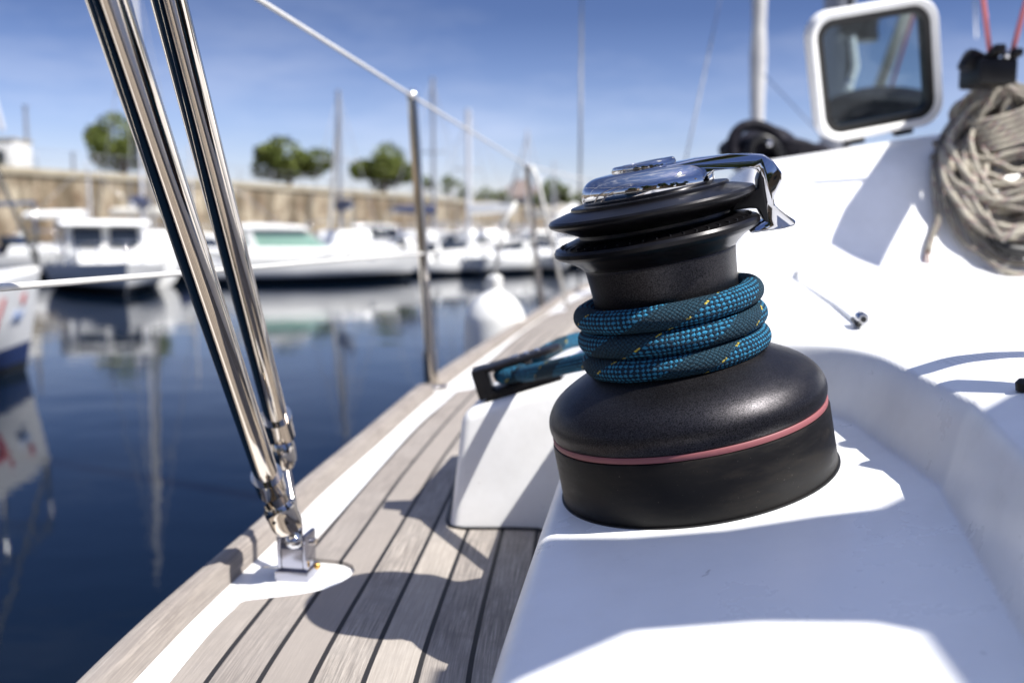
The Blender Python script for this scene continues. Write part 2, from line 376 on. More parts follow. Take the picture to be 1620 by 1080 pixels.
# ================================================================= SETTING
# water
def water():
    g = G('harbour_water'); o = g.coord('Object'); x, y, z = g.sep(o)
    g.p.inputs['Base Color'].default_value = (.0015, .005, .012, 1); g.p.inputs['Roughness'].default_value = .025
    g.p.inputs['IOR'].default_value = 1.22; g.p.inputs['Specular Tint'].default_value = (.72, .84, 1, 1)
    v1 = g.comb(g.math('MULTIPLY', x, .8), g.math('MULTIPLY', y, 1.2)); a = g.noise(v1, .9, 3, .5)
    v2 = g.comb(x, g.math('MULTIPLY', y, 1.7)); b = g.noise(v2, 4.5, 3, .55)
    h = g.math('ADD', a, g.math('MULTIPLY', b, .16)); g.bump(h, .26, .026); return g.m
WATER = water()
o = mesh('water', [(-400, -300, WZ), (500, -300, WZ), (500, 900, WZ), (-400, 900, WZ)], [(0, 1, 2, 3)], WATER, smooth=False); tag(o, kind='structure')

# quay wall: runs away from left to right
def wall_mat():
    g = G('limestone_masonry'); uv = g.coord('UV')
    br = g.n.new('ShaderNodeTexBrick'); br.inputs['Scale'].default_value = 1.; br.inputs['Brick Width'].default_value = 1.1; br.inputs['Row Height'].default_value = .48
    br.inputs['Mortar Size'].default_value = .035; br.inputs['Color1'].default_value = (.38, .305, .205, 1); br.inputs['Color2'].default_value = (.25, .185, .12, 1); br.inputs['Mortar'].default_value = (.15, .115, .075, 1)
    g.l.new(uv, br.inputs['Vector'])
    ux, uy, uz_ = g.sep(uv); st = g.noise(g.comb(g.math('MULTIPLY', ux, 1.6), g.math('MULTIPLY', uy, .25)), .5, 5, .7)
    a = g.noise(uv, .22, 5, .65); b = g.noise(uv, .42, 5, .7)
    c = g.mix(g.ramp(a, [(.44, (0, 0, 0)), (.56, (.9,)*3)]), br.outputs[0], (.52, .45, .33)); c = g.mix(g.ramp(b, [(.48, (0, 0, 0)), (.60, (.75,)*3)]), c, (.13, .075, .04)); c = g.mix(g.ramp(st, [(.46, (0, 0, 0)), (.55, (.85,)*3)]), c, (.11, .085, .05))
    x, y, z = g.sep(uv)
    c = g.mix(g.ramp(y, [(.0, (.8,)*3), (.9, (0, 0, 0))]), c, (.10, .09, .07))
    g.l.new(c, g.p.inputs['Base Color']); g.p.inputs['Roughness'].default_value = .9; g.bump(b, .8, .1); return g.m
WALL = wall_mat(); COPE = mat('pale_coping_stone', (.44, .39, .29), .9, var=(.6, .7, (.28, .23, .15)), bump=(2, .6, .05))
WA = [Vector((-62, -24, 0)), Vector((-28, 53, 0)), Vector((-19.3, 74, 0)), Vector((-10.8, 100, 0)), Vector((4.4, 165, 0)), Vector((60, 400, 0))]
WT = 3.25
V = []; F = []; U = []; s = 0
for i, p in enumerate(WA):
    if i: s += (WA[i]-WA[i-1]).length
    for z in (WZ-.5, WT-.35): V.append((p.x, p.y, z)); U.append((s, z-WZ))
for i in range(len(WA)-1): F.append((2*i, 2*i+2, 2*i+3, 2*i+1))
nb = len(V)
for p in WA:
    V.append((p.x-1.2, p.y, WT-.35)); U.append((0, 0))
for i in range(len(WA)-1): F.append((2*i+1, 2*i+3, nb+i+1, nb+i))
qw = empty('quay_wall', (0, 0, 0), label='long weathered beige stone quay wall with pale coping behind the moored boats', cat='wall')
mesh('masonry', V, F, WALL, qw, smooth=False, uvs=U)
V = []; F = []
for p in WA:
    for dx, z in ((.14, WT-.347), (.14, WT+.05), (-1.3, WT+.05), (-1.3, WT-.347)): V.append((p.x+dx, p.y, z))
for i in range(len(WA)-1):
    for k in range(4): F.append((4*i+k, 4*i+4+k, 4*i+4+(k+1) % 4, 4*i+(k+1) % 4))
F.append((0, 1, 2, 3)); mesh('coping', V, F, COPE, qw, smooth=False)
LAND = mat('dry_grassland', (.14, .12, .07), .95, var=(.2, .6, (.06, .075, .03)))
V = [(-61.5, -26, WT-.3)]+[(p.x-.9, p.y, WT-.3) for p in WA[1:]]+[(60, 900, WT-.3), (-600, 900, WT-.3), (-600, -26, WT-.3)]
o = mesh('ground', V, [tuple(range(len(V)))], LAND, smooth=False); tag(o, kind='structure')
# low quay ledge with pontoon at wall foot
PONT = mat('pontoon_planks', (.30, .27, .22), .9, var=(2, .5, (.2, .18, .15)))
def wall_pt(d):  # point of wall base line at depth d
    for a, b in zip(WA, WA[1:]):
        if a.y <= d <= b.y: t = (d-a.y)/(b.y-a.y); return a.lerp(b, t)

# ---------------------------------------------------------------- trees on the quay
BARK = mat('pine_bark', (.10, .065, .045), .95)
def leaf_mat(name, c1, c2):
    g = G(name); a = g.noise(g.coord('Object'), .9, 3); c = g.mix(g.ramp(a, [(.35, (0, 0, 0)), (.65, (1,)*3)]), c1, c2)
    g.l.new(c, g.p.inputs['Base Color']); g.p.inputs['Roughness'].default_value = .8; return g.m
LEAF = leaf_mat('pine_needles', (.095, .125, .018), (.15, .175, .035)); LEAF2 = leaf_mat('bush_leaves', (.10, .14, .025), (.15, .18, .045))
def tree(px, pyc, wpx, hpx, d, label, trunkpx=None, name='pine_tree', leaf=None, lobes=11, seed=1, pos=None, group='trees on the quay'):
    rnd = random.Random(seed)
    d *= 1.13; c = aty(px, pyc, d); k = d/FX; W = wpx*k/2*1.12; H = hpx*k/2*1.1
    if pos: c = Vector(pos[:3]); d = pos[1]; W, H = pos[3:]
    base = WT-.3
    t = empty(name, (c.x, d, base), label=label, cat='tree', group=group)
    cz = c.z-base
    # trunk with limbs
    V = []; F = []
    def add(pts, rs):
        a, f, _ = tube_data(pts, rs, 7); n = len(V); V.extend(a); F.extend([tuple(i+n for i in q) for q in f])
    add([(0, 0, 0), (.05*W, 0, cz*.4), (-.04*W, 0, cz*.75), (0, 0, cz)], [.09*W, .075*W, .06*W, .03*W])
    for i in range(6):
        a = i*1.05+rnd.random(); add([(-.03*W, 0, cz*.66), (cos(a)*W*.3, sin(a)*W*.3, cz*.85), (cos(a)*W*.62, sin(a)*W*.62, cz*1.0)], [.04*W, .03*W, .012*W])
    mesh('trunk', V, F, BARK, t)
    V = []; F = []
    L0 = [(Vector((rnd.uniform(-.15, .15)*W, 0, cz+H*.35)), W*.48)]
    for i in range(lobes):
        a = 2*pi*i/lobes+rnd.uniform(-.3, .3); rr = rnd.uniform(.45, .80)*W
        L0.append((Vector((cos(a)*rr, sin(a)*rr, cz+rnd.uniform(-.55, .30)*H)), rnd.uniform(.18, .40)*W))
    for cc, R in L0:
        for i in range(int(180+700*R/W)):
            v = Vector((rnd.gauss(0, 1), rnd.gauss(0, 1), rnd.gauss(0, 1))).normalized()*R*rnd.uniform(.72, 1.06)
            v.z *= min(1, H/W*1.35); p = cc+v
            if p.z < cz-H*.7: p.z = cz-H*.7+rnd.uniform(-.12, .12)*H
            s_ = rnd.uniform(.035, .085)*W*.9; a = Vector((rnd.gauss(0, 1), rnd.gauss(0, 1), rnd.gauss(0, .6))).normalized()*s_; b = Vector((rnd.gauss(0, 1), rnd.gauss(0, 1), rnd.gauss(0, 1))).normalized().cross(a).normalized()*s_*.7
            n = len(V); V += [p-a, p-b, p+a, p+b]; F.append((n, n+1, n+2, n+3))
    mesh('crown', V, F, leaf or LEAF, t, smooth=False)
    return t
tree(192, 226, 108, 92, 62, 'dark round umbrella pine on the quay beside the stainless tubes, leftmost tree', seed=3)
tree(455, 254, 112, 66, 76, 'wide flat umbrella pine on the wall, left of the tall grey mast', seed=5)
tree(606, 268, 98, 74, 92, 'rounded green pine on the wall just left of the near stanchion', seed=8)
tree(712, 292, 34, 34, 112, 'small green tree between the near stanchion and the thick white mast', name='small_tree', leaf=LEAF2, lobes=5, seed=11)
tree(676, 290, 30, 22, 118, 'tiny bush of foliage directly behind the near stanchion', name='small_tree', leaf=LEAF2, lobes=5, seed=13)
tree(768, 309, 34, 24, 125, 'low green tree just right of the thick white mast', name='small_tree', leaf=LEAF2, lobes=6, seed=17)
tree(876, 306, 56, 50, 120, 'bushy green tree right of the far stanchion and the stone house', name='broad_tree', leaf=LEAF2, lobes=8, seed=19)
tree(918, 316, 40, 26, 135, 'pale low tree half hidden behind the chrome cap of the winch', name='small_tree', leaf=LEAF2, lobes=6, seed=23)
tree(-70, 240, 90, 70, 50, 'pine beyond the white building outside the left edge', seed=29)
tree(735, 304, 30, 22, 122, 'small green bush left of the thick white mast, touching it', name='small_tree', leaf=LEAF2, lobes=5, seed=31)
tree(795, 312, 34, 22, 140, 'low green bush just left of the stone house', name='small_tree', leaf=LEAF2, lobes=5, seed=37)
tree(850, 318, 34, 22, 145, 'low green bush between the stone house and the bushy green tree', name='small_tree', leaf=LEAF2, lobes=5, seed=41)
for i, (x, y, w_) in enumerate(((-22, -30, 5), (-8, -34, 6), (9, -30, 5.5), (26, -33, 6.5), (40, -24, 6))):
    tree(0, 0, 0, 0, 0, 'dark pine behind the viewpoint, '+('first', 'second', 'third', 'fourth', 'fifth')[i]+' of five from the west, outside the picture', seed=50+i, pos=(x, y, WZ+8.5, w_, w_*.8), group='pines behind the viewpoint')
# stone house
STONE = mat('house_stone', (.26, .22, .19), .9, var=(.8, .5, (.18, .15, .13))); ROOFT = mat('brown_roof_tiles', (.17, .13, .115), .9, var=(1, .5, (.24, .2, .18)))
hp = aty(824, 330, 176); k = 176/FX
hs_ = empty('stone_house', (hp.x, 176, WT-.3), label='grey-brown stone house with gabled tiled roof behind the far stanchion', cat='house')
hw, hd, hh = 33*k, 4.5, 2.2
bm = bmesh.new(); box_bm(bm, (0, 0, hh/2), (2*hw, 2*hd, hh)); from_bm('wall', bm, STONE, hs_, smooth=False)
V = [(-hw-.3, -hd-.4, hh), (hw+.3, -hd-.4, hh), (hw+.3, hd+.4, hh), (-hw-.3, hd+.4, hh), (-hw*.25, 0, hh+3.2), (hw*.35, 0, hh+3.2)]
rf = mesh('roof', V, [(0, 1, 5, 4), (1, 2, 5), (2, 3, 4, 5), (3, 0, 4), (3, 2, 1, 0)], ROOFT, hs_, smooth=False)
box('chimney', (hw*.2, .4, hh+2.6), (.7, .7, 1.6), STONE, rf)
for i in range(3): 
    wn = box('window', (-hw*.6+i*hw*.6, -hd-.02, 1.25), (.7, .08, .9), WHT, hs_); box('pane', (-hw*.6+i*hw*.6, -hd-.08, 1.25), (.56, .03, .76), GLASSD, wn)
# white building at left edge and posts
k = 52/FX; bp = aty(-4, 262, 57)
bb = empty('harbour_building', (bp.x, 57.5, WT-.3), label='small white square building on the quay at the left edge', cat='building')
box('wall', (-.3, 1.2, 1.0), (1.9, 2.2, 2.0), WHT, bb, bev=.02); box('roof', (-.3, 1.2, 2.06), (2.05, 2.35, .12), COPE, bb)
wn = box('window', (-.1, .08, 1.1), (.6, .06, .7), GREYM, bb); box('pane', (-.1, .04, 1.1), (.5, .04, .6), GLASSD, wn)
tp = aty(4, 206, 53); tq = aty(-30, 80, 53)
o = tube('flag_spar', [tp, tq], .13, WMAST); tag(o, 'pale leaning spar rising above the white building at the left edge', 'spar')
def lamp(px, ptop, d, label, head=False):
    b = aty(px, 300, d); top = aty(px, ptop, d).z-(WT-.3)
    t = empty('lamp_post', (b.x, d, WT-.3), label=label, cat='lamp post', group='posts on the quay')
    tube('post', [(0, 0, 0), (0, 0, top)], [.14, .09], GREYM, t, seg=10)
    box('lamp_head', (.0, 0, top+.04), (.26, .26, .12), GREYM, t, bev=.03)
    return t
lamp(47, 170, 60, 'tall dark post on the quay just right of the white building')
lamp(118, 243, 65, 'short dark post on the wall between the tall post and the dark pine')
# thin fence along the wall
fe = empty('wall_fence', (0, 0, WT+.05), label='thin grey railing along the top of the stone quay wall', cat='fence')
V = []; F = []
def addt(pts, r, seg=5):
    a, f, _ = tube_data(pts, r, seg); n = len(V); V.extend(a); F.extend([tuple(i+n for i in q) for q in f])
for a, b in zip(WA[1:4], WA[2:5]):
    m_ = int((b-a).length/4.4)
    for j in range(m_):
        p = a.lerp(b, j/m_); tube('post', [(p.x-.7, p.y, 0), (p.x-.7, p.y, 1.05)], .035, GREYM, fe, seg=5)
V = []; F = []
for z in (.55, 1.05): addt([(p.x-.7, p.y, z) for p in WA[1:5]], .022)
mesh('rail', V, F, GREYM, fe)
# white marquee seen left of the winch cap
mp_ = aty(908, 330, 60); k = 60/FX
mq = empty('white_marquee', (mp_.x, 60, WZ+.6), label='white pointed tent roof beyond the moorings, left of the winch cap', cat='tent')
hh = mp_.z-(WZ+.6)
V = [(-1.5, -1.2, hh-.9), (1.5, -1.2, hh-.9), (1.5, 1.2, hh-.9), (-1.5, 1.2, hh-.9), (0, 0, hh+.4)]
mesh('canopy', V, [(0, 1, 4), (1, 2, 4), (2, 3, 4), (3, 0, 4), (3, 2, 1, 0)], WHT, mq, smooth=False)
for sx in (-1, 1):
    for sy in (-1, 1): tube('leg', [(1.4*sx, 1.1*sy, 0), (1.4*sx, 1.1*sy, hh-.9)], .05, WMAST, mq, seg=6)
o = box('pontoon', (mp_.x+4, 60, WZ+.35), (26, 5, .5), PONT); tag(o, 'low grey floating pontoon beyond the right-hand moorings', 'pontoon')

# buildings and pontoon on the harbour side behind the viewpoint (seen in the polished metal)
SAND = mat('ochre_render', (.36, .27, .18), .9, var=(.4, .6, (.25, .19, .13)))
for i, (x, y, w_, d_, h_) in enumerate(((-30, -42, 22, 9, 7), (-4, -46, 18, 9, 9.5), (20, -44, 20, 9, 6.5), (46, -36, 20, 10, 8))):
    b_ = empty('quay_building', (x, y, WZ+.9), label=('long ochre building', 'tall ochre building', 'low ochre building', 'broad ochre building')[i]+' on the quay behind the viewpoint, outside the picture', cat='building', group='buildings behind the viewpoint')
    box('wall', (0, 0, h_/2), (w_, d_, h_), SAND, b_); box('roof', (0, 0, h_+.3), (w_+.8, d_+.8, .6), ROOFT, b_)
    for k in range(int(w_/4)): wi = box('window', (-w_/2+2.2+4*k, d_/2+.03, h_*.6), (1.2, .12, 1.6), BARK, b_); box('pane', (-w_/2+2.2+4*k, d_/2+.11, h_*.6), (1.0, .05, 1.4), GLASSD, wi)
o = box('pontoon', (2, -12, WZ+.3), (70, 2.4, .5), PONT); tag(o, 'long wooden pontoon behind the stern, outside the picture', 'pontoon')
o = box('quay_block', (5, -44, WZ+.2), (130, 26, 1.6), COPE); tag(o, 'stone quay under the buildings behind the viewpoint', 'quay')
# ================================================================= MOORED BOATS
def hull(parent, Lh, B, Fb, mat_up, mat_low=ANTI, bow_rise=.3, rake=.35, transom=.8, stripe=None, full=2.2, name='hull', low_k=2):
    ns = 22; V = []; F = []; fm = []
    secs = [(1, 1), (.985, .62), (.93, .3), (.84, .1), (.6, -.12), (.1, -.42)]
    for i in range(ns+1):
        t = i/ns; hb = B/2*(transom+(1-transom)*ss(0, .4, t))*(1-max(0, (t-.4)/.6)**full); hb = max(hb, .012)
        zs = Fb*(1+bow_rise*t*t)
        for sgn in (1, -1):
            ss_ = secs if sgn == 1 else secs[::-1]
            for (w_, zf) in ss_:
                z = zs*zf if zf > 0 else zf*.8
                fl = w_ if t < .4 else w_**(1+2.2*(t-.4)/.6)
                x = -Lh/2+Lh*t+rake*(zf-.1)*ss(.7, 1, t)
                V.append((x, sgn*hb*fl, z))
    m_ = 12
    mats = [mat_up, mat_low]+([stripe] if stripe else [])
    for i in range(ns):
        for k in range(m_-1):
            F.append((i*m_+k, i*m_+k+1, (i+1)*m_+k+1, (i+1)*m_+k))
            kk = min(k, 10-k); fm.append(1 if kk >= low_k else (2 if stripe and kk == low_k-1 else 0))
    F.append(tuple(range(m_))); fm.append(0)
    F.append(tuple(ns*m_+k for k in range(m_-1, -1, -1))); fm.append(0)
    h = mesh(name, V, F, None, parent, mats=mats, fm=fm); h.data.set_sharp_from_angle(angle=radians(50))
    # deck
    DV = []; DF = []
    for i in range(ns+1):
        a = V[i*m_]; b = V[i*m_+m_-1]; DV += [(a[0], a[1]*.985, a[2]-.03), (a[0], 0, a[2]+.03), (b[0], b[1]*.985, b[2]-.03)]
    for i in range(ns):
        for k in range(2): DF.append((3*i+k, 3*i+k+1, 3*i+4+k, 3*i+3+k))
    mesh('deck', DV, DF, WHT, parent)
    return h
def rails(parent, Lh, B, Fb, h=.55, t0=.55, name='guard_rail', r=.018):
    V = []; F = []
    def add(pts, rr):
        a, f, _ = tube_data(pts, rr, 6); n = len(V); V.extend(a); F.extend([tuple(i+n for i in q) for q in f])
    top = []
    for i in range(9):
        t = t0+(1-t0)*i/8; hb = B/2*(1-max(0, (t-.4)/.6)**2.2)*.93; z = Fb*(1+.3*t*t)
        p = Vector((-Lh/2+Lh*t+.2*ss(.7, 1, t), hb, z)); top.append(p)
    for sg in (1, -1):
        add([(p.x, p.y*sg, p.z+h) for p in top], r)
        for p in top[::2]: add([(p.x, p.y*sg, p.z), (p.x, p.y*sg, p.z+h)], r)
    mesh(name, V, F, STEELR, parent)
def at_water(px, d): p = aty(px, 400, d); return (p.x, d, WZ)

def motor_boat(px, d, head, Lh, B, Fb, label, hm=WHT, style='cruiser', glass=GLASSD, stripe=None, low=ANTI):
    t = empty('motor_boat', at_water(px, d), (0, 0, radians(head)), label=label, cat='motorboat', group='moored motorboats'); t.scale = (1, 1, .74)
    hull(t, Lh, B, Fb, hm, low, stripe=stripe)
    if style == 'cruiser':      # long sloping foredeck, curved coupe roof, raked windscreen
        z = Fb+.02
        bm = bmesh.new(); 
        P = [(-.36*Lh, z), (.30*Lh, z+.12), (.24*Lh, z+.26), (.05*Lh, z+.42), (-.36*Lh, z+.46)]
        prism('coachroof', P, (-B*.36, B*.36), WHT, t, bev=.05)
        P = [(.07*Lh, z+.40), (-.06*Lh, z+1.0), (-.30*Lh, z+1.02), (-.34*Lh, z+.42)]
        prism('windscreen', P, (-B*.33, B*.33), glass, t, bev=.04)
        P = [(-.02*Lh, z+.98), (-.06*Lh, z+1.13), (-.2*Lh, z+1.2), (-.37*Lh, z+1.12), (-.38*Lh, z+.99)]
        prism('roof', P, (-B*.37, B*.37), WHT, t, bev=.05)
        for sy in (-1, 1): prism('roof_pillar', [(-.27*Lh, z+.4), (-.31*Lh, z+.4), (-.33*Lh, z+1.0), (-.3*Lh, z+1.0)], (sy*B*.345-.03, sy*B*.345+.03), WHT, t)
        rails(t, Lh, B, Fb)
    elif style == 'wheelhouse':
        z = Fb
        prism('wheelhouse', [(-.02*Lh, z), (-.30*Lh, z), (-.30*Lh, z+1.22), (-.06*Lh, z+1.22)], (-B*.33, B*.33), WHT, t, bev=.04)
        prism('roof', [(.0*Lh, z+1.2), (-.34*Lh, z+1.2), (-.33*Lh, z+1.34), (-.04*Lh, z+1.36)], (-B*.38, B*.38), WHT, t, bev=.03)
        for i, x in enumerate((-.24, -.14)):
            for sy in (-1, 1): box('side_window', (x*Lh, sy*B*.332, z+.78), (.085*Lh, .03, .6), GLASSD, t, bev=.01)
        for sy in (-1, 1): box('windscreen', (-.028*Lh, sy*B*.155, z+.84), (.03, B*.24, .58), GLASSD, t, rot=Matrix.Rotation(radians(-12), 3, 'Y'))
        box('rear_window', (-.302*Lh, B*.14, z+.78), (.03, B*.2, .6), GLASSD, t); box('cabin_door', (-.302*Lh, -B*.12, z+.62), (.03, B*.2, 1.1), GREYM, t)
        prism('foredeck_cabin', [(-.02*Lh, z), (.32*Lh, z+.1), (.26*Lh, z+.3), (-.02*Lh, z+.48)], (-B*.3, B*.3), WHT, t, bev=.04)
        prism('aft_canopy', [(-.34*Lh, z+1.14), (-.5*Lh, z+1.1), (-.5*Lh, z+1.18), (-.34*Lh, z+1.24)], (-B*.36, B*.36), WHT, t)
        for sy in (-1, 1): tube('canopy_post', [(-.48*Lh, sy*B*.33, z-.1), (-.48*Lh, sy*B*.33, z+1.12)], .02, STEELR, t, seg=6)
        rails(t, Lh, B, Fb)
    else:                        # open day boat with small cuddy
        z = Fb
        prism('cuddy', [(-.05*Lh, z), (.34*Lh, z+.06), (.2*Lh, z+.28), (-.02*Lh, z+.4)], (-B*.34, B*.34), WHT, t, bev=.05)
        prism('windscreen', [(.02*Lh, z+.36), (-.05*Lh, z+.72), (-.08*Lh, z+.72), (-.06*Lh, z+.3)], (-B*.3, B*.3), glass, t, bev=.02)
        prism('cockpit_cover', [(-.08*Lh, z), (-.08*Lh, z+.35), (-.3*Lh, z+.3), (-.46*Lh, z)], (-B*.4, B*.4), WHT if style == 'day' else NAVY, t, bev=.05)
        b2 = box('outboard', (-.53*Lh, 0, Fb*.85), (.35, .3, .5), BLK, t, bev=.08); box('motor_leg', (-.55*Lh, 0, Fb*.1), (.14, .1, Fb*1.1), BLK, b2)
        rails(t, Lh, B, Fb, h=.35, t0=.65)
    return t
def sail_boat(px, d, head, Lh, B, Fb, ptop, label, hm=WHT, cover=NAVY, mastm=WMAST, mr=.075, forestay='wire', name='moored_sailboat', lean=0):
    mr *= .62
    t = empty(name, at_water(px, d), (0, 0, radians(head)), label=label, cat='sailboat', group='moored sailboats')
    hull(t, Lh, B, Fb, hm, ANTI, stripe=BLUEH)
    z = Fb
    prism('coachroof', [(-.18*Lh, z), (.26*Lh, z+.08), (.2*Lh, z+.3), (-.16*Lh, z+.42)], (-B*.28, B*.28), WHT, t, bev=.05)
    for sy in (-1, 1): box('cabin_window', (.0, sy*B*.285, z+.2), (.16*Lh, .02, .1), GLASSD, t)
    top = aty(px, ptop, d).z-WZ
    tube('mast', [(.02*Lh, 0, z), (.02*Lh+lean, 0, top)], mr, mastm, t, seg=10)
    tube('boom', [(.0, 0, z+1.0), (-.38*Lh, 0, z+1.05)], .05, mastm, t, seg=8)
    pts = [(-.0+(-.37*Lh)*i/8, 0, z+1.14) for i in range(9)]
    tube('sail_cover', pts, [.2, .19, .18, .17, .17, .15, .14, .12, .08], cover, t, seg=10)
    V = []; F = []
    def add(pts, rr, sg=5):
        a, f, _ = tube_data(pts, rr, sg); n = len(V); V.extend(a); F.extend([tuple(i+n for i in q) for q in f])
    add([(.02*Lh, 0, top-.05), (-.5*Lh, 0, z)], .012)
    for sy in (-1, 1): add([(.02*Lh, 0, top-.1), (.02*Lh, sy*.55, z+(top-z)*.55), (.0, sy*B*.46, z)], .012)
    add([(.02*Lh, -.55, z+(top-z)*.55), (.02*Lh, .55, z+(top-z)*.55)], .03)
    mesh('rigging', V, F, RIG, t)
    a, b = Vector((.02*Lh+lean, 0, top-.3)), Vector((.52*Lh, 0, Fb*1.3+.1))
    if forestay == 'furled': tube('furled_sail', [a, a.lerp(b, .5), b], [.03, .07, .06], SAILR, t, seg=8)
    else: tube('forestay', [a, b], .012, STEELR, t, seg=5)
    rails(t, Lh, B, Fb, h=.5, t0=.1)
    return t
# left and middle
motor_boat(170, 22.3, -62, 6.0, 2.5, .70, 'white wheelhouse motorboat moored in front of the stone wall, left of the stainless tubes', style='wheelhouse', hm=WHT)
motor_boat(492, 25.3, 20, 5.1, 2.3, .72, 'white cruiser with green-tinted windscreen and rounded roof between tubes and stanchion', glass=GREEN, hm=WHT)
sail_boat(228, 27, 106, 8.5, 2.8, .85, -60, 'sailboat with tall pale mast seen between the two stainless tubes', forestay='furled', mr=.09)
sail_boat(140, 39, 30, 6, 2.1, .7, 255, 'small sailboat with short thin mast behind the wheelhouse motorboat', mr=.06, cover=WHT)
sail_boat(541, 30, 105, 8, 2.6, .85, 142, 'sailboat with dark grey mast and navy boom cover right of the green-windowed cruiser', mastm=GREYM, forestay='furled', mr=.10)
sail_boat(684, 37, 68, 8, 2.6, .85, 122, 'sailboat with slim grey mast directly behind the near stanchion', mastm=GREYM, mr=.11)
sail_boat(745, 35, 120, 8, 2.6, .85, 172, 'sailboat with the thickest bright white mast, right of the near stanchion', mr=.14, cover=WHT)
sail_boat(836, 44, 112, 7, 2.4, .8, 205, 'sailboat with thin mast rising behind the top of the far stanchion', mr=.07, cover=CANVAS, forestay='furled')
sail_boat(880, 52, 190, 7, 2.4, .8, 255, 'distant sailboat with short mast between far stanchion and winch', mr=.07, cover=WHT)
sail_boat(300, 36, 15, 7, 2.4, .8, 230, 'sailboat whose short mast shows behind the two crossing stainless tubes', mr=.06, cover=CANVAS)
motor_boat(618, 30.5, -165, 5.2, 2.1, .75, 'white day boat with covered cockpit left of the near stanchion', style='day')
motor_boat(700, 31, -172, 5.0, 2.1, .8, 'white day boat moored directly behind the near stanchion', style='day')
motor_boat(758, 32.5, 170, 4.6, 2.1, .75, 'motorboat with dark hull side behind the white fender', hm=ANTI, style='day')
motor_boat(838, 33.5, -155, 5.4, 2.2, .85, 'white cuddy boat moored behind the foot of the far stanchion', style='day')
motor_boat(900, 36, -160, 5.6, 2.2, .85, 'white cruiser mostly hidden by the black winch flanges')
motor_boat(668, 28.5, -150, 3.4, 1.5, .5, 'small open white boat in the row just left of the near stanchion', style='day')
motor_boat(722, 29.5, -60, 3.2, 1.4, .55, 'small white boat seen bow-on, between near stanchion and white fender', style='day')
motor_boat(800, 30, -120, 3.6, 1.6, .55, 'little white boat above the white fender, angled left', style='day')
motor_boat(862, 31, -75, 3.4, 1.5, .6, 'little white boat seen bow-on behind the far stanchion', style='day')
motor_boat(585, 29, -35, 3.8, 1.6, .5, 'low white boat ahead of the green-windowed cruiser bow', style='navy')
motor_boat(450, 34, 15, 5.0, 2.0, .8, 'white cruiser in the back row behind the green-windowed cruiser')
motor_boat(640, 38, 8, 5.5, 2.2, .8, 'white cruiser in the back row against the stone wall', style='cruiser')
motor_boat(330, 28.5, -20, 5.2, 2.1, .7, 'white day boat glimpsed between the crossing stainless tubes', style='day')
motor_boat(255, 33, -10, 4.6, 2.0, .7, 'yellow-striped small boat behind the bow of the wheelhouse motorboat', style='day', stripe=YEL)
motor_boat(40, 27, 5, 5.5, 2.2, .8, 'dark navy-covered motorboat behind the lettered white bow', style='navy')

# near boat at the left with lettering
nb_pos = Vector((-4.64, 9.45, WZ)); head = radians(75)
LB, BB, FB = 9.0, 3.0, .76
ctr = nb_pos-Vector((cos(head), sin(head), 0))*LB/2
lt = empty('sailing_yacht', ctr, (0, 0, head), label='white yacht bow with red lettering at the left edge, nearest of the moored boats', cat='sailboat')
hl = hull(lt, LB, BB, FB, WHT, ANTI, stripe=BLUEH, rake=.25, bow_rise=.25, low_k=3)
rails(lt, LB, BB, FB, h=.6, t0=.5, name='pulpit')
prism('coachroof', [(-.2*LB, FB), (.2*LB, FB+.1), (.15*LB, FB+.3), (-.2*LB, FB+.42)], (-.8, .8), WHT, lt, bev=.05)
tube('mast', [(-.3, 0, FB), (-.3, 0, 11)], .08, WMAST, lt); tube('forestay', [(-.3, 0, 10.8), (LB/2+.2, 0, FB*1.3)], .02, STEELR, lt, seg=6)
def put_text(s, size, m, parent, x, zc, name='lettering', shear=.25):
    cu = bpy.data.curves.new(name, 'FONT'); cu.body = s; cu.size = size; cu.shear = shear; cu.offset = size*.02; cu.extrude = .002
    to = bpy.data.objects.new(name, cu); col.objects.link(to); me = bpy.data.meshes.new_from_object(to); bpy.data.objects.remove(to)
    me.name = name; me.materials.clear(); me.materials.append(m)
    # starboard side: wrap onto the hull side
    for v in me.vertices:
        lx = x+v.co.x; z = zc+v.co.y; t = (lx+LB/2)/LB
        hb = BB/2*(1-max(0, (t-.4)/.6)**2.2); zs = FB*(1+.25*t*t); zf = min(1, max(.1, z/zs))
        w_ = lerp_tab([(.1, .84), (.3, .93), (.62, .985), (1, 1)], zf); w_ = w_**(1+2.2*(t-.4)/.6)
        v.co = Vector((lx+.25*(zf-.1)*ss(.7, 1, t), -(hb*w_+.012+v.co.z), z))
    o = bpy.data.objects.new(name, me); col.objects.link(o); o.parent = parent; return o
put_text('ol', .46, REDP, lt, LB/2-1.32, .42); put_text('o', .2, REDP, lt, LB/2-.52, .66, 'emblem'); put_text('~', .5, BLUEP, lt, LB/2-.72, .43, 'swoosh')

# ================================================================= OUR SAILBOAT
boat = empty('sailing_boat', (0, 0, 0), label='white sailboat with weathered teak side deck carrying the black winch', cat='sailboat')
DT = DK            # planking top; waterway slightly lower
RZ = -.322
rail_px = [(110, 1080), (250, 950), (405, 820), (475, 757), (565, 685), (660, 608), (740, 555), (830, 500), (920, 450)]
ro = [atz(x, y, RZ) for x, y in rail_px]; tab = [(-3.2, -.02), (-1.6, -.22), (-.4, -.33)]+[(p.y, p.x) for p in ro]+[(7.6, 1.02), (8.8, 1.72), (9.6, 2.62)]
rail_out = curve_tab(tab)
RW = lambda y: .0215+.012*ss(1.1, 2.4, y)
CL = lambda y: 1.42+.125*y      # centreline
ys = [-3.2+.1*i for i in range(34)]+[.2+.02*i for i in range(100)]+[2.2+.1*i for i in range(75)]
ys = [y for y in ys if y < 9.6]
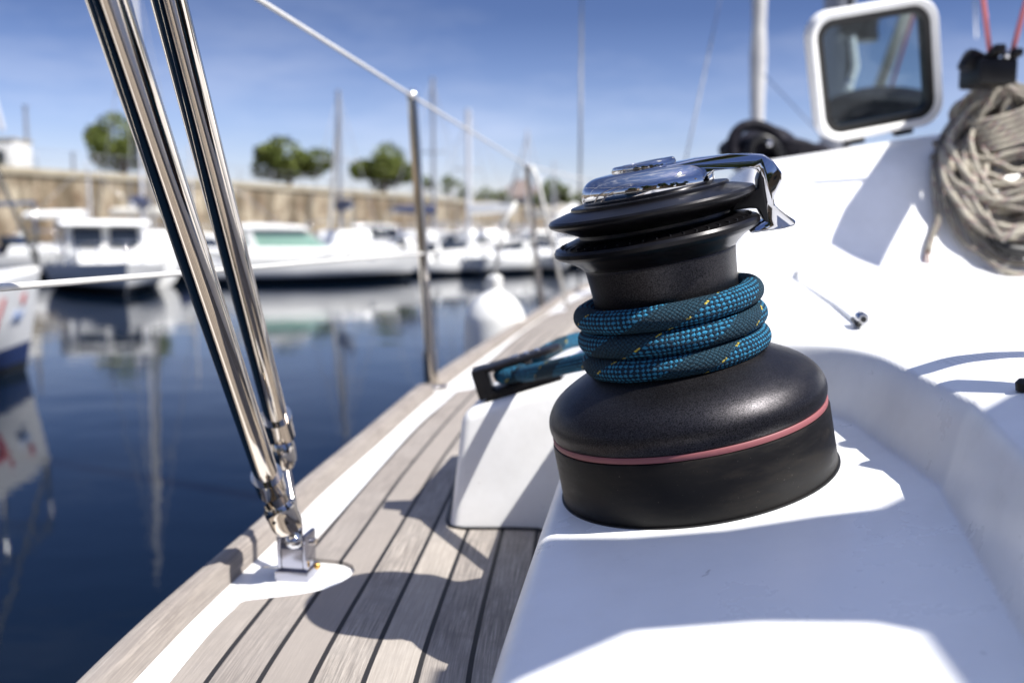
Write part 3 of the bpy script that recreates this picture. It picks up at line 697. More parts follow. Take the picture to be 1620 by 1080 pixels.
# hull shell (port and starboard)
V = []; F = []
for y in ys:
    xo = rail_out(y)-.013; c = CL(y); hb = max(.02, c-xo)
    for z, f in ((-.345, 1), (-.7, .995), (-1.2, .96), (-1.95, .80)):
        V.append((c-hb*f, y, z))
    for z, f in ((-1.95, .80), (-1.2, .96), (-.7, .995), (-.345, 1)):
        V.append((c+hb*f, y, z))
for i in range(len(ys)-1):
    for k in range(7): F.append((8*i+k, 8*i+8+k, 8*i+9+k, 8*i+k+1))
F.append(tuple(range(8)))
mesh('hull', V, F, GEL, boat).scale = (LAM,)*3
# white deck (waterway)
V = []; F = []
for y in ys:
    xo = rail_out(y)-.013; c = CL(y); V += [(xo, y, -.345), (c, y, -.335), (2*c-xo, y, -.345)]
for i in range(len(ys)-1):
    for k in range(2): F.append((3*i+k, 3*i+k+1, 3*i+4+k, 3*i+3+k))
dk = mesh('deck', V, F, GEL, boat); dk.scale = (LAM,)*3
# toe rail (two lengths of teak with a gap at the stanchion)
def toe(y0, y1):
    n = max(6, int((y1-y0)/.03)); V = []; F = []; U = []
    for i in range(n+1):
        y = y0+(y1-y0)*i/n; x = rail_out(y); w_ = RW(y)
        for dx, z, u in ((.0, -.345, 0), (.001, RZ-.003, .3), (.005, RZ, .4), (w_-.006, RZ, 1.5), (w_, RZ-.005, 1.6), (w_+.003, -.345, 2)): V.append((x+dx, y, z)); U.append((u, y))
    for i in range(n):
        for k in range(5): F.append((6*i+k, 6*i+k+1, 6*i+7+k, 6*i+6+k))
    F.append(tuple(range(6))[::-1]); F.append(tuple(6*n+k for k in range(6)))
    o = mesh('toe_rail', V, F, TEAKR, boat, uvs=U); o.scale = (LAM,)*3; return o
toe(-3.1, 2.045); toe(2.13, 9.4)
# teak planking
g2 = curve_tab([(-3.2, -.10), (-1, -.17), (.3, -.195), (.715, -.191), (.835, -.186), (1.075, -.17), (1.378, -.149), (1.82, -.105), (2.43, -.03), (3.35, .1), (4.5, .33), (6, .72), (8, 1.4)])
xp = curve_tab([(-3.2, .02), (-.4, -.262), (.3, -.266), (.715, -.258), (.82, -.2545), (.862, -.2495)])
xp2 = curve_tab([(1.04, -.2175), (1.167, -.206), (1.389, -.189), (1.711, -.162), (1.9, -.136), (2.43, -.072), (3.35, .05), (4.5, .25), (6, .62), (8, 1.35)])
def x_out(y):
    if y <= .862: return xp(y)
    if y < 1.04:
        return lerp_tab([(.862, -.2495), (.876, -.2485), (.881, -.2455), (.884, -.239), (.888, -.226), (.897, -.200), (.908, -.180), (.925, -.167), (.945, -.159), (.962, -.157), (.978, -.1615), (.988, -.170), (.994, -.182), (.998, -.199), (1.003, -.210), (1.012, -.215), (1.04, -.2175)], y)
    if 2.08 < y < 2.24: return xp2(y)+.05*sqrt(max(0, 1-((y-2.16)/.08)**2))
    if 4.0 < y < 4.3: return xp2(y)+.05*sqrt(max(0, 1-((y-4.15)/.15)**2))
    return xp2(y)
xe = curve_tab([(-3.2, -.16), (-1, -.16), (.1, -.052), (.391, -.012), (.452, -.003), (.551, .013), (.654, .03), (.9, .068), (1.2, .115), (2, .26), (3, .46), (4.5, .78), (6, 1.15), (8, 1.8)])
pys = [-3.1+.1*i for i in range(32)]+[.1+.02*i for i in range(38)]+[.86+.0015*i for i in range(100)]+[1.01+.03*i for i in range(40)]+[2.22+.1*i for i in range(55)]
V = []; F = []; U = []; nx = 24
for y in pys:
    a = x_out(y); b = (xe(LAM*y)+.02)/LAM
    for i in range(nx+1):
        x = a+(b-a)*(i/nx)**1.; V.append((x, y, DT)); U.append(((x-g2(y))/.0395+20, y))
    V.append((a, y, -.346)); U.append(((a-g2(y))/.0395+20, y))
m_ = nx+2
for i in range(len(pys)-1):
    for k in range(nx): F.append((i*m_+k, i*m_+k+1, (i+1)*m_+k+1, (i+1)*m_+k))
    F.append((i*m_+nx+1, i*m_, (i+1)*m_, (i+1)*m_+nx+1))
pk = mesh('teak_planking', V, F, TEAK, boat, smooth=False, uvs=U); pk.scale = (LAM,)*3

# coaming / cockpit moulding as a height surface that follows the coaming edge
def podz(x, y): return -.1492+.2006*(x-.1129)+.059*(y-.5933)
def sd_round(x, y, x1, y1, r):
    qx = x-(x1-r); qy = y-(y1-r)
    return sqrt(max(qx, 0)**2+max(qy, 0)**2)+min(max(qx, qy), 0)-r
def uz(x, y): return -.080+.085*max(-.05, min(x-.235, .05))+.05*min(y-.55, .12)
ROOF = lambda x, y: .105+.155*(x-.41)-.07*max(0, x-.6)**2*1.0+.01*(y-1.6)
def surf(u, y):
    x = xe(y)+u
    z = podz(x, y)
    if y < .2: z -= 0
    s_ = sd_round(x+.22*max(0, .5-y), y, .222, .735, .12)
    wside = ss(.05, .19, x)
    rise = .84*ss(-.003, .014, s_)+.16*ss(-.004, .045, s_)
    z = z+(uz(x, y)-z)*rise*wside
    # forward of the bowl, stop the outboard slope running away
    # aft bulkhead of the coachroof
    yb = 1.28+.10*(x-.4)
    r2 = ss(yb, yb+.24, y)*ss(.10, .20, u)
    z = z+(ROOF(x, y)-z)*r2
    # outboard edge
    R = .014
    if u < R: z -= R-sqrt(max(0, R*R-(R-max(u, 0))**2))
    return x, z
us = [-.010, -.0065, -.003, -.001, 0, .0004, .0012, .0025, .0045, .007, .010, .014]+[.018+.004*i for i in range(28)]+[.13+.0016*i for i in range(100)]+[.292+.004*i for i in range(57)]+[.52+.02*i for i in range(15)]+[.85+.1*i for i in range(16)]
cys = [-3.1+.1*i for i in range(32)]+[.06+.01*i for i in range(24)]+[.30+.004*i for i in range(80)]+[.62+.002*i for i in range(90)]+[.80+.004*i for i in range(20)]+[.88+.01*i for i in range(80)]+[1.68+.06*i for i in range(30)]+[3.5+.3*i for i in range(14)]
V = []; 
for y in cys:
    for u in us:
        if u < 0:
            x, z = surf(0, y); f = {-.010: 1, -.0065: .66, -.003: .33, -.001: .1}[u]; V.append((x+u, y, z+(-.346*LAM-z)*f))
        else:
            x, z = surf(u, y); V.append((x, y, z))
m_ = len(us); FA = []; FB_ = []; FC = []
for i in range(len(cys)-1):
    for k in range(m_-1):
        q = (i*m_+k, i*m_+k+1, (i+1)*m_+k+1, (i+1)*m_+k)
        cx = V[q[0]][0]; cy = cys[i]
        # non-skid patch: right of a slanting border
        if .86 < cy+0 < 99 and False: pass
        if cy >= 1.2: FB_.append(q)
        elif .46 < cy < .735 and cx < 1.2 and cx-.250-.25*max(0, .58-cy) > (0.02-min(.02, cy-.46, .735-cy)): FC.append(q)
        else: FA.append(q)
# store true surface normals so that split parts shade as one skin
def part_surface(name, F, m):
    used = sorted({i for f in F for i in f}); mp2 = {a: b for b, a in enumerate(used)}
    o = mesh(name, [V[i] for i in used], [tuple(mp2[i] for i in f) for f in F], m, boat)
    o.data.normals_split_custom_set_from_vertices([NRM[i] for i in used]); return o
NRM = []
nr = len(cys)
for i in range(nr):
    for k in range(m_):
        a = Vector(V[i*m_+min(k+1, m_-1)])-Vector(V[i*m_+max(k-1, 0)]); b = Vector(V[min(i+1, nr-1)*m_+k])-Vector(V[max(i-1, 0)*m_+k])
        NRM.append(a.cross(b).normalized())
part_surface('cockpit_coaming', FA, GEL); part_surface('coachroof', FB_, GEL); part_surface('nonskid_patch', FC, GRIT)

# moulded box in front of the winch (carries the turning block)
def pod_box():
    bm = bmesh.new()
    y0, y1 = 1.108, 1.42
    zt = lambda x: -.206+.31*(x+.054)
    pts = [(-.058, y0), (.16, y0), (.16, y1), (.0, y1)]
    A = [bm.verts.new((x-(.016 if i in (0,) else .012 if i == 3 else 0), y-(0.006 if i < 2 else 0), -.346)) for i, (x, y) in enumerate(pts)]
    B = [bm.verts.new((x, y, zt(x))) for x, y in pts]
    bm.faces.new(A[::-1]); bm.faces.new(B)
    for i in range(4): j = (i+1) % 4; bm.faces.new((A[i], A[j], B[j], B[i]))
    es = [e for e in bm.edges if not all(v in A for v in e.verts)]
    bmesh.ops.bevel(bm, geom=es, offset=.014, segments=5, affect='EDGES', profile=.5)
    o = from_bm('coaming_box', bm, GEL, boat, angle=60); o.scale = (LAM,)*3; return o
pod_box()
# dark caulk line at foot of box
V_, F_, _ = tube_data([(-.076, 1.45, -.339), (-.0755, 1.13, -.339), (-.07, 1.106, -.339), (-.055, 1.0985, -.339), (.0, 1.0985, -.339), (.03, 1.095, -.339), (.055, 1.06, -.339)], .0022, 6)
mesh('caulk_seam', V_, F_, RUB, boat).scale = (LAM,)*3

# ---------------------------------------------------------------- THE WINCH
Bc = Vector((.1129, .5933, -.1492)); AX = Vector((-.2006, -.059, 1)).normalized()
U_ = AX.cross(Vector((0, 1, 0))).normalized()*-1
U_ = Vector((0, 1, 0)).cross(AX).normalized(); V_ax = AX.cross(U_)
RM = Matrix((U_, V_ax, AX)).transposed()
wn = empty('winch', Bc, RM.to_euler(), label='large black self-tailing winch with chrome cap and arm, blue rope round its drum', cat='winch')
lathe('skirt', [(.081, -.004), (.0826, .0), (.0826, .0345), (.0822, .0358), (.0812, .0362)], WSKIRT, wn, 128)
lathe('red_ring', [(.0800, .0360), (.0818, .0366), (.0820, .0376), (.0820, .0392), (.0816, .0398), (.08, .0400)], WRED, wn, 128)
dome = smooth_prof([(.0812, .0399), (.0822, .0425), (.0827, .047), (.0815, .0520), (.0778, .0578), (.0725, .0625), (.0655, .0668), (.0580, .0706), (.0512, .0746), (.0470, .0790), (.0444, .0850), (.0430, .093), (.0422, .105), (.0427, .117), (.0434, .127), (.0442, .1345)], 5)
lathe('drum', dome+[(.0440, .1352)], WBLK, wn, 128, angle=60)
fl = [(.0440, .1352), (.0446, .1354), (.0466, .1376), (.0500, .1403), (.0545, .1428), (.0585, .1446), (.0600, .1462), (.0601, .1484), (.0590, .1500), (.0560, .1508), (.0500, .1530), (.0455, .1540)]
lathe('lower_jaw', fl, WJAW, wn, 128, angle=30)
lathe('jaw_core', [(.0445, .1500), (.0440, .1540), (.0440, .1600)], BLK, wn, 96)
fl = [(.0450, .1560), (.0520, .1595), (.0560, .1612), (.0592, .1628), (.0600, .1640), (.0601, .1656), (.0592, .1668), (.0560, .1678), (.0500, .1695), (.0468, .1700), (.0462, .1704), (.0460, .1718), (.0455, .1722), (.0400, .1724)]
lathe('upper_jaw', fl, WJAW, wn, 128, angle=30)
# little grip teeth on the jaws
V = []; F = []
for k in range(48):
    a = 2*pi*k/48
    for (rr0, rr1, z0, z1) in ((.0465, .0560, .1534, .1516),):
        d = Vector((cos(a), sin(a), 0)); n_ = Vector((-sin(a), cos(a), 0))*.0004; n = len(V)
        for r_, z_ in ((rr0, z0), (rr1, z1)): V += [d*r_-n_+Vector((0, 0, z_-.002)), d*r_+n_+Vector((0, 0, z_-.002)), d*r_+n_+Vector((0, 0, z_)), d*r_-n_+Vector((0, 0, z_))]
        F += [(n, n+1, n+5, n+4), (n+1, n+2, n+6, n+5), (n+2, n+3, n+7, n+6), (n+3, n, n+4, n+7), (n, n+3, n+2, n+1), (n+4, n+5, n+6, n+7)]
mesh('jaw_teeth', V, F, BLK, wn, smooth=False)
cp = smooth_prof([(.0376, .1722), (.0383, .1738), (.0384, .1765), (.0379, .1795), (.0366, .1822), (.0340, .1848), (.0300, .1865), (.0240, .1872), (.012, .1876)], 4)
lathe('chrome_cap', cp+[(0.0001, .1877)], CHROME, wn, 128, angle=60)
dsc = lathe('top_disc', [(.0185, .1868), (.0187, .1885), (.0180, .1902), (.0168, .1908), (.0118, .1908), (.0112, .1900), (.0110, .1850), (.0001, .1850)], CHROME, wn, 96, angle=35)
lathe('handle_socket', [(.0105, .1852), (.0105, .1893), (.0085, .1893), (.0085, .1852)], BLK, dsc, 8)
# self-tailing arm: section in the (radius, height) plane, extruded sideways
az = Matrix.Rotation(radians(-9), 4, 'Z')
hw = lambda p: lerp_tab([(0, .030), (.012, .029), (.028, .022), (.040, .0135), (.052, .0090), (.062, .0078), (.09, .0078)], p[0])+.004*ss(.149, .141, p[1])
arm = [(.012, .1830), (.012, .1868), (.030, .1872), (.048, .1858), (.0605, .1838), (.0665, .1822), (.0712, .1775), (.0750, .1700), (.0742, .1650), (.0690, .1575), (.0685, .1530), (.0735, .1470), (.0782, .1425), (.0775, .1400), (.0700, .1392), (.0530, .1402), (.0520, .1418), (.0560, .1438), (.0610, .1452), (.0632, .1480), (.0640, .1550), (.0640, .1690), (.0620, .1745), (.0580, .1762), (.0460, .1778), (.0380, .1785), (.0330, .1750), (.0280, .1740)]
def arm_obj(name, poly, hwf, m, parent, bev, seg=3):
    return prism(name, poly, (lambda p: -hwf(p), lambda p: hwf(p)), m, parent, bev=bev, seg=seg, mtx=az, angle=50)
ar = arm_obj('feeder_arm', arm, hw, CHROME, wn, .0014)
st = [(.0440, .1545), (.0490, .1600), (.0560, .1622), (.0607, .1640), (.0612, .1690), (.0638, .1740), (.0637, .1440), (.0618, .1440), (.0600, .1500), (.0590, .1528), (.0540, .1540)]
arm_obj('rope_stripper', st, lambda p: .0098, BLK, wn, .0006, 2)
# joint screws on skirt bottom flange
lathe('base_gasket', [(.0838, -.006), (.0838, .0006), (.0826, .0008)], RUB, wn, 96)

# rope round the drum, then to the turning block
WM = Matrix.Translation(Bc) @ RM.to_4x4()
RR = .0070
pts = []
turns = 3.0; r0 = .0492
a0 = radians(25)     # starts on the starboard (right/back) side
n = 260
def wrap_h(deg):
    """height of the lay: rises only behind the drum"""
    k = 0
    for j in range(3): k += ss(230+360*j, 310+360*j, deg) if j < 2 else 0
    return .0800+.0139*k
for i in range(n+1):
    deg = -25+(925+25)*i/n; a = radians(-deg)
    pts.append(WM @ Vector((r0*cos(a), r0*sin(a), wrap_h(deg))))
lead_end = Vector((-.004, 1.112, -.168))*LAM
p0 = WM @ Vector((r0*cos(a0), r0*sin(a0), .0797)); tan = (pts[0]-pts[1]).normalized()
lead = [lead_end, lead_end.lerp(p0, .3), lead_end.lerp(p0, .6), lead_end.lerp(p0, .85), lead_end.lerp(p0, .95)]
bc = Vector((.008, 1.138, -.1645))*LAM         # sheave centre
E1 = Vector((1, -.02, .31)).normalized()    # along the box top, athwart
E2 = Vector((0, 1, .02)); E2 = (E2-E1*E2.dot(E1)).normalized(); E3 = E1.cross(E2)
sr = .0185
rp = []
far = Vector((.42, 2.6, -.10))*LAM
rp += [far, Vector((.16, 1.45, -.135))*LAM, Vector((.062, 1.20, -.140))*LAM]
for i in range(9):
    a = radians(75+i*(205/8)); rp.append(bc+(E1*cos(a)+E2*sin(a))*(sr*LAM+.002)+E3*.001)
path = catmull(rp+[lead_end.lerp(p0, .12), lead_end.lerp(p0, .5), lead_end.lerp(p0, .9)], 10)
full = path+pts[2:]
# end passes up behind the drum into the jaws
for i in range(1, 27):
    deg = 925+5*i; a = radians(-deg); hgt = .1078+(.1555-.1078)*ss(0, 1, (i-3)/20); full.append(WM @ Vector(((r0+.005*ss(0, 1, i/14))*cos(a), (r0+.005*ss(0, 1, i/14))*sin(a), hgt)))
rw = random.Random(5); rad = [RR*(1+.018*sin(i*.31)+.014*sin(i*.83+1)) for i in range(len(full))]
ro_ = rope('winch_rope', full, rad, BROPE, None, 24); tag(ro_, 'blue and black braided rope wrapped three times round the winch drum', 'rope')

V = []; F = []
for i in range(5200):
    j = rw.randrange(len(path), len(full)-2); p = full[j].lerp(full[j+1], rw.random()); tn = (full[j+1]-full[j]).normalized()
    q_ = Vector((rw.gauss(0, 1), rw.gauss(0, 1), rw.gauss(0, 1))); nn = (q_-tn*q_.dot(tn)).normalized()
    b0 = p+nn*RR*.985; d_ = (nn*rw.uniform(.2, 1)+Vector((rw.gauss(0, 1), rw.gauss(0, 1), rw.gauss(0, 1)))*.45).normalized()*rw.uniform(.0004, .0011)
    sd_ = d_.cross(tn).normalized()*.00006; n = len(V); V += [b0-sd_, b0+sd_, b0+d_]; F.append((n, n+1, n+2))
mesh('loose_fibres', V, F, mat('blue_fibre', (.03, .16, .28), .8), ro_, smooth=False)
# ---------------------------------------------------------------- turning block on the box
bl = empty('turning_block', bc, Matrix((E1, E2, E3)).transposed().to_euler(), label='black turning block on the white box left of the winch, blue rope passing through it', cat='pulley block'); bl.scale = (LAM, LAM, LAM*1.12)
def stadium(xa, xb, r, n=10):
    P = [(xb+r*cos(a), r*sin(a)) for a in [(-pi/2+pi*i/n) for i in range(n+1)]]+[(xa+r*cos(a), r*sin(a)) for a in [(pi/2+pi*i/n) for i in range(n+1)]]; return P
def plate(name, P, z0, z1, m, parent, bev=.001):
    o = prism(name, P, (z0, z1), m, None, bev=bev, seg=2); 
    for v in o.data.vertices: v.co = Vector((v.co.x, v.co.z, v.co.y))
    o.data.flip_normals(); o.parent = parent; return o
plate('top_plate', stadium(-.032, .036, .019), .0100, .0150, BLK, bl, .0015)
plate('bottom_plate', stadium(-.032, .036, .020), -.0145, -.0095, BLK, bl, .0015)
lathe('sheave', [(.0185, -.0085), (.0185, -.007), (.0125, 0), (.0185, .007), (.0185, .0085), (.001, .0085)], BLK, bl, 48)
box('end_cheek', (-.043, 0, .0), (.019, .036, .032), BLK, bl, bev=.003)
box('base_pad', (.0, 0, -.019), (.09, .036, .011), BLK, bl, bev=.002)
for x in (.014, .027): lathe('screw', [(.0042, .0145), (.0042, .0165), (.003, .0175), (.0001, .0175)], CHROME, bl, 20, loc=(x, -.004, 0))
lathe('axle_cap', [(.007, .0145), (.007, .0165), (.005, .0172), (.0001, .0172)], STEELR, bl, 24)

# ---------------------------------------------------------------- stainless tubes and their foot
def sleeve(name, a, b, r, parent, m=STEEL, seg=40, flare=True):
    d = (b-a); n = d.normalized()
    P = [a, a+n*.0006, b-n*.0008, b] if flare else [a, b]
    return tube(name, P, [r-.0008, r, r, r-.0008], m, parent, seg=seg)
PR = .0114
def up_line(bot, top, ext): return [bot+(top-bot)*t for t in (0, .3, .7, 1, ext)]
p1b = aty(424, 758, .925); p1t = aty(170.5, 0, .552)
p2b = aty(438, 663, .985); p2t = aty(267, 0, .655)
t1 = empty('bimini_tube', p1b, label='front stainless tube of the pair, in sharpest view, fixed to the deck bracket', cat='metal tube')
L_ = lambda p: p-p1b
tube('tube', [L_(p) for p in up_line(p1b, p1t, 2.3)], PR, STEEL, t1, seg=64)
d1 = (p1t-p1b).normalized()
c0 = L_(p1b)
sl_ = sleeve('collar', c0+d1*.008, c0-d1*.021, PR+.0024, t1)
tube('collar_rim', [c0+d1*.0088, c0+d1*.0060], PR+.0036, STEEL, t1, seg=48)
tube('collar_neck', [c0-d1*.020, c0-d1*.031], PR-.001, STEEL, t1, seg=40)
# knuckle fork below the collar
kj = aty(465, 852, .935)
kc = L_(aty(441, 800, .925)); ke = L_(kj); kd = (ke-kc).normalized()
tube('knuckle', [kc+kd*-.004, kc, kc+kd*.004, kc+kd*.020, kc+kd*.026, kc+kd*.0285], [.0125, .0150, .0156, .0152, .0135, .007], STEEL, t1, seg=40)
for s_ in (-1, 1):
    vd = Vector((s_*.006, -.0142, .0)); q = kc+kd*.014+vd; o = tube('grub_screw', [q, q+Vector((s_*.0002, -.0022, 0))], .0017, BLK, t1, seg=12)
q = c0-d1*.014+Vector((-.006, -.0128, -.002)); tube('grub_screw', [q, q+Vector((0, -.0018, 0))], .0018, BLK, t1, seg=12)
# ball
bmb = bmesh.new(); bmesh.ops.create_uvsphere(bmb, u_segments=32, v_segments=20, radius=.0082, matrix=Matrix.Translation(L_(kj)+Vector((0, 0, -.002)))); from_bm('ball', bmb, CHROME, t1, angle=80)
# deck bracket
bo = atz(466, 915, -.343); yaw = Matrix.Rotation(radians(-10), 3, 'Z')
br_ = empty('deck_bracket', (bo.x, bo.y+.012, -.345), (0, 0, radians(-8)), label='chromed U-shaped bracket screwed to the white deck pad at the foot of the tubes', cat='bracket')
box('foot_plate', (0, 0, .0055), (.034, .034, .011), STEELD, br_, bev=.0015)
for s_ in (-1, 1): box('cheek', (s_*.0132, 0, .0285), (.0045, .027, .037), STEELD, br_, bev=.0018)
box('back_web', (0, -.0030, .022), (.0218, .020, .022), STEELD, br_, bev=.0012)
tube('cross_bolt', [(-.020, .002, .036), (.020, .002, .036)], .0035, STEEL, br_, seg=16)
tube('stud', [(0, .002, .02), (0, .002, .052)], .006, CHROME, br_, seg=24)
bmb = bmesh.new(); bmesh.ops.create_uvsphere(bmb, u_segments=16, v_segments=10, radius=.0035, matrix=Matrix.Translation((.021, .0, .012))); from_bm('brass_screw', bmb, mat('brass', (.6, .36, .1), .3, 1), br_, angle=80)
prism('split_pin', [(-.018, .010), (-.034, .0085), (-.036, .0075), (-.018, .0068)], (-.002, .002), STEELR, br_)
# second tube
t2 = empty('bimini_tube', p2b, label='rear stainless tube of the pair, crossing behind the front one near the deck', cat='metal tube')
L2 = lambda p: p-p2b
tube('tube', [L2(p) for p in up_line(p2b, p2t, 2.0)], PR, STEEL, t2, seg=64)
d2 = (p2t-p2b).normalized(); c0 = L2(p2b)
tube('collar_rim', [c0+d2*.0062, c0+d2*.003], PR+.004, STEEL, t2, seg=40)
sleeve('collar', c0+d2*.005, c0-d2*.030, PR+.0026, t2)
ke = aty(452, 742, 1.0)-p2b; kk = c0-d2*.030; tube('knuckle', [kk, kk.lerp(ke, .3), kk.lerp(ke, .75), ke], [.0095, .0125, .0120, .007], STEEL, t2, seg=28)
tube('link_rod', [ke, Vector((bo.x+.0, bo.y+.016, -.30))-p2b], .005, STEEL, t2, seg=16)

# ---------------------------------------------------------------- stanchions, lifelines, fender
def stanchion(bpx, tpx, d, label, extra=False):
    b = atz(*bpx, DK); d = b.y; tp = aty(*tpx, d); t = empty('stanchion', b, label=label, cat='stanchion', group='stanchions along the side deck')
    top = tp-b
    tube('post', [(0, 0, .004), top*.5, top], .0108, STEEL, t, seg=32)
    tube('socket', [(0, 0, .0), top*.13], .0145, STEEL, t, seg=24)
    lathe('foot', [(.036, -.004), (.036, .0015), (.033, .004), (.016, .006)], STEEL, t, 32)
    bmb = bmesh.new(); bmesh.ops.create_uvsphere(bmb, u_segments=24, v_segments=12, radius=.0128, matrix=Matrix.Translation(top)); from_bm('cap', bmb, STEELR, t, angle=80)
    for k in range(3):
        a = k*2.1+.9; bmb = bmesh.new(); bmesh.ops.create_uvsphere(bmb, u_segments=12, v_segments=8, radius=.0042, matrix=Matrix.Translation((.027*cos(a), .027*sin(a), .004))); from_bm('bolt', bmb, STEELR, t, angle=80)
    if extra:
        a, f, _ = tube_data([top+Vector((.018, 0, .0)), top+Vector((.042, .0, -.05)), Vector((.10, .0, .02))], .009, 10); mesh('brace', a, f, WIRE, t)
    return b, tp, t
s1b, s1t, S1 = stanchion((683, 612), (652, 152), 2.1, 'near stanchion with bright round cap standing on the side deck')
s2b, s2t, S2 = stanchion((858, 490), (833, 262), 4.1, 'far stanchion with pale brace beside the winch', True)
# lifelines
up0 = aty(410, 0, 1.22); dirv = (up0-s1t).normalized()
aft = s1t+dirv*3.2
l1 = rope('lifeline', [aft, up0, s1t, s2t, Vector((1.0, 7.2, s2t.z-.02)), Vector((2.2, 9.2, .25))], .0031, WIRE, None, 12); tag(l1, 'upper white-coated lifeline running through the tops of both stanchions', 'lifeline', 'lifelines')
lo1 = aty(670, 401, 2.11); lo0 = aty(0, 455, .70); dv = (lo0-lo1).normalized()
lo2 = aty(853, 378, s2b.y)
l2 = rope('lifeline', [lo1+dv*3.3, lo0, aty(290, 432, 1.02), lo1, lo2, Vector((1.0, 7.2, lo2.z-.02)), Vector((2.2, 9.2, -.02))], .0029, WIRE, None, 12); tag(l2, 'lower white-coated lifeline crossing in front of the water at mid height', 'lifeline', 'lifelines')
fc = Vector((rail_out(3.5)-.085, 3.5, 0))
fd = empty('fender', (fc.x, fc.y, -.650), label='white inflated fender hanging outside the toe rail between the stanchions', cat='fender')
lathe('body', smooth_prof([(.02, -.02), (.07, 0), (.102, .05), (.108, .12), (.108, .30), (.10, .355), (.072, .40), (.034, .425), (.024, .44)], 5), FENDW, fd, 40)
lathe('neck', [(.024, .436), (.028, .445), (.028, .475), (.018, .485), (.0001, .486)], FENDW, fd, 24)
tube('lanyard', [(0, 0, .48), (.03, 0, .66), (.075, 0, .74)], .006, WIRE, fd, seg=8)

for o in (t1, t2, br_, S1, S2, fd): o.location = o.location*LAM; o.scale = (LAM,)*3
for o in (l1, l2): o.scale = (LAM,)*3
# ---------------------------------------------------------------- hatch, coil, deck gear, rig
# open hatch frame
hp = [aty(1268, 28, 1.47), aty(1476, -14, 1.50), aty(1490, 194, 1.56), aty(1296, 224, 1.53)]   # TL TR BR BL outer corners
hc = sum(hp, Vector())/4; hx = ((hp[1]-hp[0])+(hp[2]-hp[3])).normalized(); hy0 = ((hp[0]-hp[3])+(hp[1]-hp[2])); hy0 = (hy0-hx*hy0.dot(hx)).normalized(); hn = hx.cross(hy0)
Wd = ((hp[1]-hp[0]).length+(hp[2]-hp[3]).length)/2; Hd = ((hp[0]-hp[3]).length+(hp[1]-hp[2]).length)/2
ht = empty('open_hatch', hc, Matrix((hx, hy0, hn)).transposed().to_euler(), label='open hatch with white rounded frame and tinted pane standing on the coachroof', cat='hatch')
def rrect(w_, h_, r, n=8, sk=0):
    P = []
    for cx, cy, a0_ in ((w_/2-r, h_/2-r, 0), (-w_/2+r, h_/2-r, 90), (-w_/2+r, -h_/2+r, 180), (w_/2-r, -h_/2+r, 270)):
        for i in range(n+1): a = radians(a0_+90*i/n); x = cx+r*cos(a); y = cy+r*sin(a); P.append((x+sk*y, y))
    return P
def ring(name, rings, m, parent, closed=True):
    V = []; F = []; n = len(rings[0][0])
    for P, z in rings: V += [(x, y, z) for x, y in P]
    R_ = len(rings)
    for j in range(R_):
        j2 = (j+1) % R_
        if not closed and j == R_-1: break
        for i in range(n): F.append((j*n+i, j*n+(i+1) % n, j2*n+(i+1) % n, j2*n+i))
    o = mesh(name, V, F, m, parent); o.data.set_sharp_from_angle(angle=radians(50)); return o
sk = .085*0-.10
q = lambda d, r: rrect(Wd-2*d, Hd-2*d, r, sk=sk)
ring('frame', [(q(.002, .036), -.012), (q(0, .038), -.008), (q(0, .038), .009), (q(.003, .035), .013), (q(.009, .031), .012), (q(.012, .028), .009), (q(.012, .028), -.012)], GEL, ht)
ring('gasket', [(q(.0122, .028), -.010), (q(.0122, .028), .0065), (q(.023, .018), .0065), (q(.023, .018), -.010)], RUB, ht)
def tint_glass():
    g = G('tinted_acrylic'); tr = g.n.new('ShaderNodeBsdfTransparent'); tr.inputs[0].default_value = (.66, .74, .77, 1)
    gl = g.n.new('ShaderNodeBsdfGlossy'); gl.inputs[0].default_value = (1, 1, 1, 1); gl.inputs['Roughness'].default_value = .08
    mxs = g.n.new('ShaderNodeMixShader'); mxs.inputs[0].default_value = .015; g.l.new(tr.outputs[0], mxs.inputs[1]); g.l.new(gl.outputs[0], mxs.inputs[2])
    g.l.new(mxs.outputs[0], g.n['Material Output'].inputs[0]); return g.m
TG = tint_glass()
P = q(.020, .02); n = len(P); V = [(x, y, z) for z in (-.003, .003) for x, y in P]
mesh('pane', V, [tuple(range(n))[::-1], tuple(range(n, 2*n))]+[(i, (i+1) % n, n+(i+1) % n, n+i) for i in range(n)], TG, ht, smooth=False)
box('hinge', (-.03, -Hd/2-.004, -.004), (.03, .014, .012), BLK, ht, bev=.002); box('hinge', (.05, -Hd/2-.004, -.004), (.03, .014, .012), BLK, ht, bev=.002)

# mast, vang and cover seen through and over the hatch
mb = aty(1322, 230, 3.6); ma = empty('mast', (mb.x, 3.6, .12), label='grey aluminium mast of our boat seen behind the open hatch', cat='mast')
tube('spar', [(0, 0, 0), (-.02, 0, 6)], .055, GREYM, ma, seg=24); tube('sail_track', [(.02, -.055, 0), (0, -.055, 6)], .008, BLK, ma, seg=8)
mw = aty(1372, 47, 3.5)-ma.location; box('winch_pad', mw-Vector((.05, 0, -.01)), (.09, .05, .05), BLK, ma, bev=.01)
lathe('mast_winch', [(.036, -.04), (.04, -.02), (.034, -.005), (.036, .02), (.04, .035), (.02, .042)], BLK, ma, 32, loc=mw)
p_ = aty(1348, 60, 3.45)-ma.location; p__ = aty(1340, 150, 3.45)-ma.location; tube('halyards', [p_, p_.lerp(p__, .5)+Vector((.02, 0, 0)), p__], .013, WIRE, ma, seg=10)
bmb = bmesh.new(); bmesh.ops.create_uvsphere(bmb, u_segments=16, v_segments=10, radius=.012, matrix=Matrix.Translation(aty(1343, 131, 3.4)-ma.location)); from_bm('shackle', bmb, CHROME, ma)
